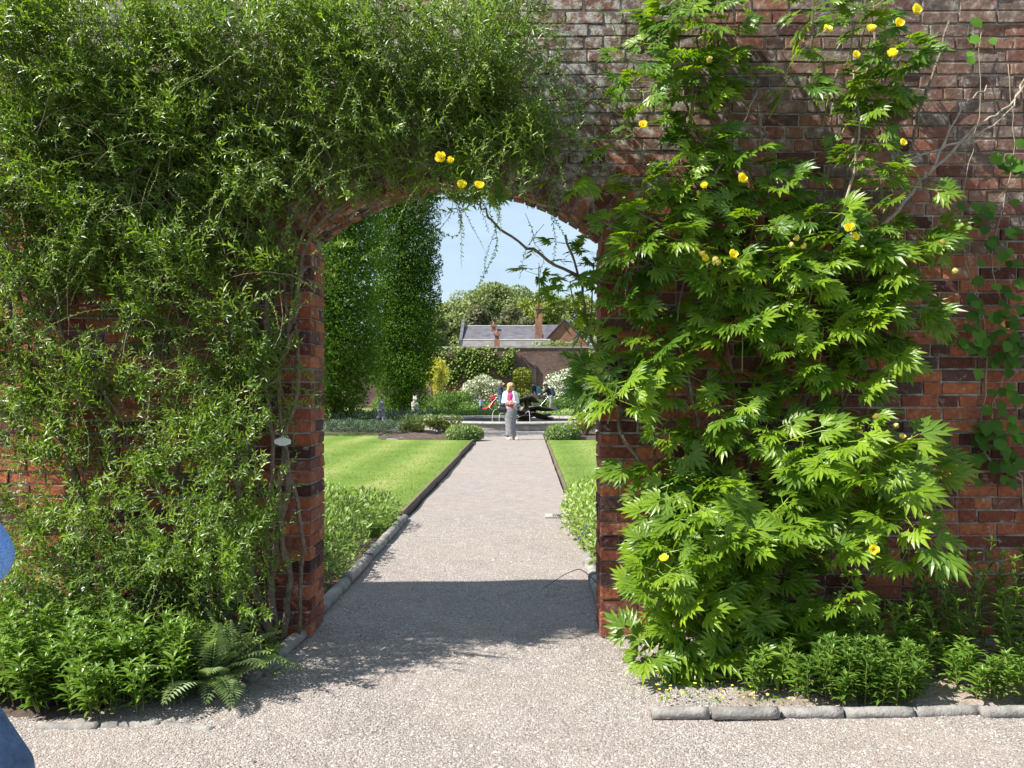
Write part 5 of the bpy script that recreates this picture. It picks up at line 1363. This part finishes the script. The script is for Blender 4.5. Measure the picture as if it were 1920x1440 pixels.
# ================================================================== PEOPLE
M['skin'] = plain('skin', (.55, .33, .24), .55, .12, 20.0); M['blond'] = plain('blond_hair', (.46, .30, .13), .5, .45, 60.0, .5, 90.0); M['brown_hair'] = plain('brown_hair', (.10, .055, .03), .5, .4, 60.0)
M['cardigan'] = plain('white_knit', (.74, .77, .82), .85, .1, 60.0, .3, 200.0); M['pink'] = plain('pink_cotton', (.62, .06, .22), .8, .15, 20.0); M['skirt'] = plain('grey_jersey', (.22, .22, .235), .85, .18, 16.0, .5, 26.0)
M['shoe'] = plain('pale_shoe', (.66, .58, .46), .6, .1, 20.0); M['black'] = plain('black_cloth', (.018, .018, .022), .75, .2, 20.0); M['bagblack'] = plain('dark_leather', (.03, .03, .035), .35, .3, 20.0, spec=.6)
M['denim'] = plain('blue_denim', (.095, .16, .29), .9, .5, 14.0, .9, 30.0); M['red'] = plain('red_canvas', (.42, .02, .03), .7, .2, 20.0); M['greytr'] = plain('grey_trousers', (.30, .30, .30), .85, .15, 20.0)
M['navy'] = plain('navy_cloth', (.03, .04, .09), .8, .2, 20.0); M['teal'] = plain('teal_nylon', (.10, .28, .33), .6, .2, 20.0); M['paleblue'] = plain('pale_blue_cotton', (.42, .5, .62), .8, .15, 20.0); M['silver'] = plain('silver_tube', (.5, .5, .52), .3, .1, 10.0, metal=.9)
M['lens'] = plain('dark_lens', (.008, .006, .006), .1, .1, 10.0, spec=.8); M['lip'] = plain('lip', (.42, .14, .12), .5, .1, 10.0)

class Rig:
    """turns simple body coordinates (x right, y away, z up, metres for a 1.65 m figure) into garden coordinates"""
    def __init__(s, x, y, k=1.0, rz=0.0, z=0.0): s.o = Vector((x, y, z)); s.k = k; s.c, s.s = math.cos(rz), math.sin(rz)
    def p(s, a): return s.o + Vector((a[0] * s.c - a[1] * s.s, a[0] * s.s + a[1] * s.c, a[2])) * s.k
    def cap(s, a, b, ra, rb=None, fl=1.0): return (s.p(a), s.p(b), ra * s.k, (ra if rb is None else rb) * s.k, 12, fl)
    def ring(s, c, rx, ry, n=18, pw=2.0): return [s.p(q) for q in ring(c, rx, ry, n, 0, pw)]

def hand_caps(R, wrist, d, side, k=1.0):
    """palm, four bent fingers of unequal length and a thumb that leaves the side of the palm"""
    w = Vector(wrist); d = Vector(d).normalized(); s = Vector(side).normalized(); n = d.cross(s)
    c = [R.cap(w, w + d * .05 * k + s * .012, .022 * k, .024 * k), R.cap(w + d * .03 - s * .012, w + d * .07 * k - s * .014, .02 * k, .019 * k)]
    for i, l in enumerate((.062, .072, .067, .052)):
        b = w + d * .075 * k + s * (.024 - .016 * i) * k; m = b + d * l * .55 * k + n * .006; c += [R.cap(b, m, .0092 * k, .0085 * k), R.cap(m, m + (d * .7 + n * .5).normalized() * l * .5 * k, .0085 * k, .007 * k)]
    b = w + d * .03 * k + s * .03 * k; m = b + (d * .6 + s * .8).normalized() * .035 * k; c += [R.cap(b, m, .011 * k, .0095 * k), R.cap(m, m + (d + s * .2).normalized() * .03 * k, .0095 * k, .008 * k)]
    return c

def head_caps(R, c, f, k=1.0):
    """skull, jaw, nose, chin, ears looking along f (unit, horizontal-ish)"""
    c = Vector(c); f = Vector(f).normalized(); s = f.cross(Vector((0, 0, 1))).normalized(); u = s.cross(f)
    C_ = [R.cap(c + u * .035 - f * .012, c + u * .02 + f * .02, .083 * k, .078 * k), R.cap(c - u * .03 + f * .035, c - u * .062 + f * .055, .058 * k, .036 * k), R.cap(c + u * .012 + f * .095, c - u * .022 + f * .118, .009 * k, .014 * k),
          R.cap(c - u * .085 + f * .075, c - u * .088 + f * .08, .020 * k, .018 * k), R.cap(c - u * .052 + f * .098 - s * .014, c - u * .052 + f * .098 + s * .014, .010 * k, .010 * k)]
    for sg in (-1, 1): C_ += [R.cap(c + s * sg * .078 + u * .005, c + s * sg * .08 - u * .03, .016 * k, .012 * k, 1), R.cap(c + s * sg * .032 + f * .075 + u * .022, c + s * sg * .05 + f * .062 + u * .022, .014 * k, .012 * k)]
    return C_, s, u, f

# ---- the woman on the path
WX, WY = -.44, 23.75
R = Rig(WX, WY, 1.0, 0.0)
wm = empty('person', (WX, WY, 0), 'woman in white cardigan, pink top and long grey skirt standing on path, looking right', 'person')
hc, sv, uv, fv = head_caps(R, (.015, 0, 1.485), (.88, -.45, -.02))
body = hc + [R.cap((.01, .01, 1.42), (.0, .02, 1.33), .048, .055), R.cap((-.11, .01, 1.30), (.11, .01, 1.30), .062), R.cap((0, 0, 1.22), (0, 0, .95), .125, .115, .75), R.cap((-.07, 0, .88), (.07, 0, .88), .125, .125, .85),
     R.cap((-.075, 0, .82), (-.07, 0, .46), .088, .058), R.cap((-.07, 0, .46), (-.075, .01, .09), .055, .038), R.cap((.08, 0, .82), (.09, -.01, .46), .088, .058), R.cap((.09, -.01, .46), (.10, -.02, .09), .055, .038),
     R.cap((-.075, .01, .06), (-.02, -.10, .035), .036, .03), R.cap((.10, -.02, .06), (.19, -.09, .035), .036, .03),
     R.cap((-.16, .01, 1.29), (-.205, .0, 1.05), .046, .038), R.cap((-.205, 0, 1.05), (-.02, -.16, 1.07), .036, .026), R.cap((.155, .01, 1.29), (.20, 0, 1.05), .046, .038), R.cap((.20, 0, 1.05), (.06, -.18, 1.02), .036, .026)]
body += hand_caps(R, (-.01, -.165, 1.07), (1, -.15, -.05), (0, -.2, 1)) + hand_caps(R, (.05, -.185, 1.02), (-1, -.1, .0), (0, -.2, 1))
blob('body', body, M['skin'], wm, .0085, 3)
for sg in (-1, 1):
    e0 = Vector((.015, 0, 1.485)) + sv * sg * .034 + fv * .096 + uv * .022
    o = blob('lens', [R.cap(e0 - sv * .015, e0 + sv * .015, .017)], M['lens'], wm, .004, 2)
MB().tube([R.p(Vector((.015, 0, 1.485)) + sv * .05 + fv * .094 + uv * .028), R.p(Vector((.015, 0, 1.485)) + sv * .085 + fv * .0 + uv * .02)], .004, 5).build('sunglasses_arm', M['lens'], wm)
hd = Vector((.015, 0, 1.485)); back = -fv
hair = [R.cap(hd + uv * .045 + back * .03, hd + uv * .05 + fv * .015, .092, .088)]
for a in (-1.25, -.85, -.45, 0, .45, .85, 1.25):
    d_ = back * math.cos(a) + sv * math.sin(a); q0 = hd + uv * .03 + d_ * .055; q1 = hd + d_ * .095 - Vector((0, 0, .10)); q2 = hd + d_ * .10 - Vector((0, 0, .19 + .02 * math.cos(a * 3)))
    hair += [R.cap(q0, q1, .045, .036), R.cap(q1, q2, .036, .018)]
hair += [R.cap(hd + uv * .095 + fv * .05 - sv * .02, hd + uv * .05 + fv * .07 - sv * .068, .026, .018), R.cap(hd + uv * .095 + fv * .05 + sv * .02, hd + uv * .05 + fv * .07 + sv * .068, .026, .018)]
blob('hair', hair, M['blond'], wm, .010, 2)
prof = [(.105, .150, .115), (.14, .150, .115), (.925, .140, .11)]
prof = [(float(z), float(np.interp(z, [.1, .25, .45, .62, .75, .82, .88, .93], [.148, .142, .150, .170, .184, .184, .165, .138])), float(np.interp(z, [.1, .45, .8, .93], [.112, .122, .135, .11]))) for z in np.linspace(.105, .925, 30)]
mb = MB(); rg = []
for z, a, b in prof:
    q = []
    for k in range(28):
        t = 2 * math.pi * k / 28; w = 1 + .045 * math.sin(5 * t + z * 9) * (1 - z) + .015 * math.sin(11 * t) + (.022 * math.sin(z * 46 + 2 * t) if .15 < z < .7 else 0)
        q.append(R.p((.01 + a * w * math.cos(t), .0 + b * w * math.sin(t), z + .015 * math.sin(2 * t) * (z < .2))))
    rg.append(q)
mb.loft(rg).build('skirt', M['skirt'], wm, True)
blob('top', [R.cap((0, -.008, 1.24), (0, -.008, .93), .134, .128, .82), R.cap((-.055, -.03, 1.21), (-.052, -.03, 1.19), .066), R.cap((.055, -.03, 1.21), (.052, -.03, 1.19), .066)], M['pink'], wm, .011, 3)
card = []
for sg in (-1, 1):
    card += [R.cap((sg * .155, .012, 1.305), (sg * .205, .0, 1.06), .060, .054), R.cap((sg * .115, .02, 1.28), (sg * .125, .01, 1.03), .075, .07, .9), R.cap((sg * .06, .055, 1.30), (sg * .06, .06, 1.02), .085, .08, .9), R.cap((sg * .11, .01, 1.345), (sg * .06, .02, 1.36), .045, .05), R.cap((sg * .085, -.03, 1.33), (sg * .112, -.075, 1.12), .05, .05), R.cap((sg * .112, -.075, 1.12), (sg * .13, -.05, .98), .048, .04)]
card += [R.cap((-.205, 0, 1.06), (-.09, -.125, 1.075), .052, .045), R.cap((.205, 0, 1.06), (.125, -.115, 1.04), .052, .045)]
blob('cardigan', card, M['cardigan'], wm, .011, 3)
for sg, q in ((-1, ((-.075, .03, .035), (-.01, -.12, .03))), (1, ((.10, .01, .035), (.205, -.11, .03)))): blob('shoe', [R.cap(q[0], q[1], .042, .040), R.cap(q[0], (q[0][0], q[0][1], .07), .04, .042)], M['shoe'], wm, .008, 2)
bag = empty('handbag', R.p((-.24, -.02, .85)), 'dark grey slouchy shoulder bag hanging at the woman\'s hip', 'bag')
blob('bag_body', [R.cap((-.30, -.04, .88), (-.15, -.06, .86), .075, .07), R.cap((-.29, -.04, .98), (-.17, -.06, .99), .05, .05), R.cap((-.27, -.04, .82), (-.14, -.06, .80), .05, .05)], M['bagblack'], bag, .012, 3)
MB().tube(smooth_path([R.p((-.30, -.03, 1.0)), R.p((-.21, .0, 1.25)), R.p((-.15, .02, 1.375)), R.p((-.12, .07, 1.25)), R.p((-.17, -.03, 1.0))], 6), .011, 6).build('strap', M['bagblack'], bag, True)

# ---- other visitors by the far planting
def visitor(label, X, Y_, k, rz, top, legs, hairm, lean=0.0, arms='down', z=0.0, headdir=(0, -1, 0), bare=True):
    R = Rig(X, Y_, k, rz, z); e = empty('person', (X, Y_, z), label, 'person')
    lx = lambda zz: lean * max(0, zz - .85)
    hcen = (lx(1.5), -.02, 1.5 - abs(lean) * .12)
    hc, s_, u_, f_ = head_caps(R, hcen, headdir)
    sh = (lx(1.3), 0, 1.3 - abs(lean) * .06); hp = (0, 0, .88)
    if arms == 'reach': el = [(sh[0] + .16, -.14, 1.12), (sh[0] + .14, .16, 1.12)]; wr = [(sh[0] + .38, -.12, 1.02), (sh[0] + .38, .12, 1.02)]
    else: el = [(sh[0] + .06, -.20, 1.05), (sh[0] + .04, .20, 1.05)]; wr = [(sh[0] + .16, -.18, .84), (sh[0] + .14, .18, .84)]
    sy = [(sh[0], -.155, sh[2]), (sh[0], .155, sh[2])]
    body = hc + [R.cap(hcen, sh, .05, .055), R.cap(sy[0], sy[1], .06), R.cap(sh, hp, .10, .10), R.cap((0, -.08, .86), (.06, -.09, .46), .085, .058), R.cap((.06, -.09, .46), (.0, -.09, .08), .054, .038), R.cap((0, .08, .86), (-.02, .09, .46), .085, .058), R.cap((-.02, .09, .46), (-.10, .09, .08), .054, .038), R.cap((0, -.09, .05), (.14, -.10, .035), .037, .03), R.cap((-.10, .09, .05), (.04, .10, .035), .037, .03)]
    for i in range(2): body += [R.cap(sy[i], el[i], .045, .037), R.cap(el[i], wr[i], .035, .026)] + hand_caps(R, wr[i], Vector(wr[i]) - Vector(el[i]), (0, 0, 1))
    blob('body', body, M['skin'], e, .013 * max(k, .7), 2)
    tc_ = [R.cap(sy[0], sy[1], .085), R.cap(sh, (hp[0], 0, .90), .135, .135), R.cap((sh[0] * .7, -.07, 1.2), (0, -.05, .9), .11), R.cap((sh[0] * .7, .07, 1.2), (0, .05, .9), .11)]
    for i in range(2):
        tc_ += [R.cap(sy[i], el[i], .062, .055)] if not bare else [R.cap(sy[i], Vector(sy[i]).lerp(Vector(el[i]), .6), .064, .06)]
        if not bare: tc_ += [R.cap(el[i], Vector(el[i]).lerp(Vector(wr[i]), .75), .052, .042)]
    blob('top', tc_, top, e, .015, 3)
    blob('trousers', [R.cap((0, -.07, .89), (0, .07, .89), .12), R.cap((0, -.08, .84), (.06, -.09, .46), .105, .082), R.cap((.06, -.09, .46), (.0, -.09, .09), .08, .07), R.cap((0, .08, .84), (-.02, .09, .46), .105, .082), R.cap((-.02, .09, .46), (-.10, .09, .09), .08, .07)], legs, e, .015, 3)
    h_ = Vector(hcen); blob('hair', [R.cap(h_ + u_ * .05 - f_ * .03, h_ + u_ * .055 + f_ * .02, .092, .085), R.cap(h_ - f_ * .06, h_ - f_ * .055 - u_ * .05, .07, .05)], hairm, e, .014, 2)
    return e, R, sh
V_Y = 46.0
def vx(x, Y_=V_Y): return (x - CX) * Y_ / F
e, Rm_, sh = visitor('man in dark t-shirt and pale trousers with teal backpack beside the black pushchair', vx(1003), V_Y, 1.08, -.2, M['black'], M['greytr'], M['brown_hair'], -.1, 'down', .03, (-.8, -.5, -.25))
bp_ = empty('backpack', Rm_.p((.18, .0, 1.1)), 'teal backpack on the back of the man in dark t-shirt', 'backpack')
blob('pack', [Rm_.cap((.17, -.06, 1.28), (.17, -.06, 1.02), .10, .11), Rm_.cap((.17, .06, 1.28), (.17, .06, 1.02), .10, .11), Rm_.cap((.27, 0, 1.06), (.27, 0, .98), .05)], M['teal'], bp_, .016, 3)
for sy_ in (-.1, .1): MB().tube(smooth_path([Rm_.p((.14, sy_, 1.36)), Rm_.p((-.05, sy_, 1.42)), Rm_.p((-.15, sy_, 1.2)), Rm_.p((.1, sy_, 1.0))], 5), .018, 5).build('strap', M['teal'], bp_, True)
e, Rn_, sh = visitor('person in black top and grey trousers leaning left over pushchair, wearing backpack', vx(1033), V_Y - .5, 1.04, math.pi - .1, M['black'], M['greytr'], M['brown_hair'], .45, 'reach', .03, (1, .1, -.5), False)
bp_ = empty('backpack', Rn_.p((.0, .0, 1.1)), 'blue-grey backpack on the person leaning over the pushchair', 'backpack')
blob('pack', [Rn_.cap((-.03, -.06, 1.28), (-.11, -.06, 1.02), .10, .11), Rn_.cap((-.03, .06, 1.28), (-.11, .06, 1.02), .10, .11)], M['navy'], bp_, .016, 3)
for sy_ in (-.1, .1): MB().tube(smooth_path([Rn_.p((.1, sy_, 1.36)), Rn_.p((.27, sy_, 1.32)), Rn_.p((.22, sy_, 1.1)), Rn_.p((-.02, sy_, 1.0))], 5), .018, 5).build('strap', M['navy'], bp_, True)
visitor('fair-haired person in navy top partly hidden behind the woman', vx(938.5, 44), 44, 1.05, 0, M['navy'], M['denim'], M['blond'], .0, 'down', .05, (-.6, -.7, 0), False)
visitor('small fair child in pale blue standing by the red pushchair', vx(902, 40.5), 40.5, .62, 0, M['paleblue'], M['denim'], M['blond'], .0, 'down', .0, (.5, -.8, 0))
visitor('small child in white top right of the woman behind fountain', vx(972, 40), 40, .56, 0, M['cardigan'], M['denim'], M['blond'], .0, 'down', .03, (-.5, -.8, 0))

def pushchair(label, X, Y_, fab, flip=1, hood=True):
    e = empty('pushchair', (X, Y_, 0), label, 'pushchair')
    def P(x, y, z): return Vector((X + flip * x, Y_ + y, z))
    for sy_ in (-.22, .22):
        MB().tube([P(-.45, sy_, .12), P(.05, sy_, .55), P(.38, sy_, .95), P(.46, sy_, 1.02)], .016, 6).build('frame_tube', M['silver'], e, True)
        MB().tube([P(.35, sy_, .12), P(.0, sy_, .5)], .016, 6).build('frame_tube', M['silver'], e, True)
        for wx in (-.45, .35):
            w_ = MB().loft([[P(wx + .1 * math.cos(t), sy_ + dy * 1.0, .11 + .1 * math.sin(t)) for t in np.linspace(0, 6.283, 17)[:-1]] for dy in (-.03, .03)]).build('wheel', M['black'], e)
            MB().loft([[P(wx + .045 * math.cos(t), sy_ + dy, .11 + .045 * math.sin(t)) for t in np.linspace(0, 6.283, 11)[:-1]] for dy in (-.034, .034)]).build('hub', M['silver'], w_)
    MB().tube([P(.46, -.22, 1.02), P(.50, 0, 1.04), P(.46, .22, 1.02)], .02, 6).build('handle', M['black'], e, True)
    def cp(a, b, r0, r1=None): return (P(*a), P(*b), r0, r1 or r0, 12, 1.0)
    blob('seat', [cp((-.34, -.14, .36), (.05, -.14, .45), .06), cp((-.34, .14, .36), (.05, .14, .45), .06), cp((.05, -.14, .45), (.28, -.13, .86), .06), cp((.05, .14, .45), (.28, .13, .86), .06), cp((-.1, 0, .40), (.05, 0, .45), .09), cp((.05, 0, .45), (.28, 0, .86), .09), cp((-.36, 0, .36), (-.50, 0, .2), .05)], fab, e, .02, 3)
    if hood: blob('hood', [cp((.27, -.13, .90), (.27, .13, .90), .11), cp((.20, -.13, .98), (.20, .13, .98), .10), cp((.10, -.13, .99), (.10, .13, .99), .07), cp((.18, -.13, .90), (.18, .13, .90), .09)], fab, e, .02, 3)
    return e
pushchair('red pushchair tilted back beside the white flowering shrub', vx(917, 42), 42.0, M['red'], 1)
pushchair('black pushchair between the two visitors with backpacks', vx(1013), V_Y - 1.0, M['black'], 1)

# ---- child at the left edge: only the cap and a leg reach into the picture
CXc, CYc = -1.838, 2.6
R = Rig(CXc, CYc, 1.05, 0.0)
ch = empty('person', (CXc, CYc, 0), 'child in blue mesh cap and jeans at the left edge, mostly out of picture', 'person')
hc, sv, uv, fv = head_caps(R, (.10, .0, .86), (-.1, -.9, -.25), .96)
blob('body', hc + [R.cap((.09, .0, .80), (.02, .0, .72), .04, .045), R.cap((0, 0, .70), (0.0, 0, .50), .10, .10), R.cap((-.02, -.12, .70), (-.06, -.18, .54), .035, .03), R.cap((-.06, -.18, .54), (-.02, -.24, .42), .028, .022), R.cap((-.02, .12, .70), (-.08, .17, .54), .035, .03), R.cap((-.08, .17, .54), (-.05, .16, .40), .028, .022),
      R.cap((.05, -.0, .50), (.19, .03, .28), .07, .052), R.cap((.19, .03, .28), (.17, .04, .05), .05, .035), R.cap((-.04, .06, .50), (-.06, .07, .27), .07, .052), R.cap((-.06, .07, .27), (-.14, .08, .05), .05, .035)]
     + hand_caps(R, (-.02, -.24, .42), (.2, -.4, -1), (1, 0, 0), .7) + hand_caps(R, (-.05, .16, .40), (.1, 0, -1), (1, 0, 0), .7), M['skin'], ch, .011, 3)
blob('jacket', [R.cap((0.0, -.08, .70), (0.0, .08, .70), .08), R.cap((0, 0, .70), (0, 0, .54), .115, .115), R.cap((-.02, -.12, .70), (-.06, -.18, .54), .052, .045), R.cap((-.02, .12, .70), (-.08, .17, .54), .052, .045)], M['navy'], ch, .014, 3)
blob('jeans', [R.cap((.0, -.05, .51), (.0, .05, .51), .10), R.cap((.06, .0, .49), (.19, .03, .28), .095, .085), R.cap((.19, .03, .28), (.17, .04, .07), .085, .075), R.cap((-.03, .06, .5), (-.06, .07, .27), .09, .075), R.cap((-.06, .07, .27), (-.14, .08, .07), .072, .064)], M['denim'], ch, .012, 3)
for q in ((.17, .04), (-.14, .08)): blob('shoe', [R.cap((q[0] - .03, q[1], .035), (q[0] + .04, q[1] - .09, .032), .04, .036)], M['cardigan'], ch, .01, 2)
def capmat():
    m, nt, out = newmat('blue_mesh'); tc_ = N(nt, 'ShaderNodeTexCoord'); ck = N(nt, 'ShaderNodeTexVoronoi', Scale=190.0)
    nt.links.new(tc_.outputs['Object'], ck.inputs['Vector']); rp = ramp(nt, [(.2, (.05, .15, .46)), (.5, (.20, .40, .82))]); nt.links.new(ck.outputs['Distance'], rp.inputs['Fac'])
    p = N(nt, 'ShaderNodeBsdfPrincipled', Roughness=.7); nt.links.new(rp.outputs['Color'], p.inputs['Base Color']); bp = N(nt, 'ShaderNodeBump', Strength=.5, Distance=.002); nt.links.new(ck.outputs['Distance'], bp.inputs['Height']); nt.links.new(bp.outputs[0], p.inputs['Normal']); nt.links.new(p.outputs[0], out.inputs[0]); return m
M['capblue'] = capmat()
cp_ = blob('cap', [R.cap((.105, .015, .955), (.11, .0, .94), .100, .098), R.cap((.10, .03, .935), (.115, .02, .925), .104, .104)], M['capblue'], ch, .01, 3)
blob('brim', [R.cap((.03, -.14, .875), (.15, -.14, .875), .03, .03, 1.0), R.cap((.06, -.19, .865), (.12, -.19, .865), .022)], M['capblue'], cp_ and ch, .01, 3)
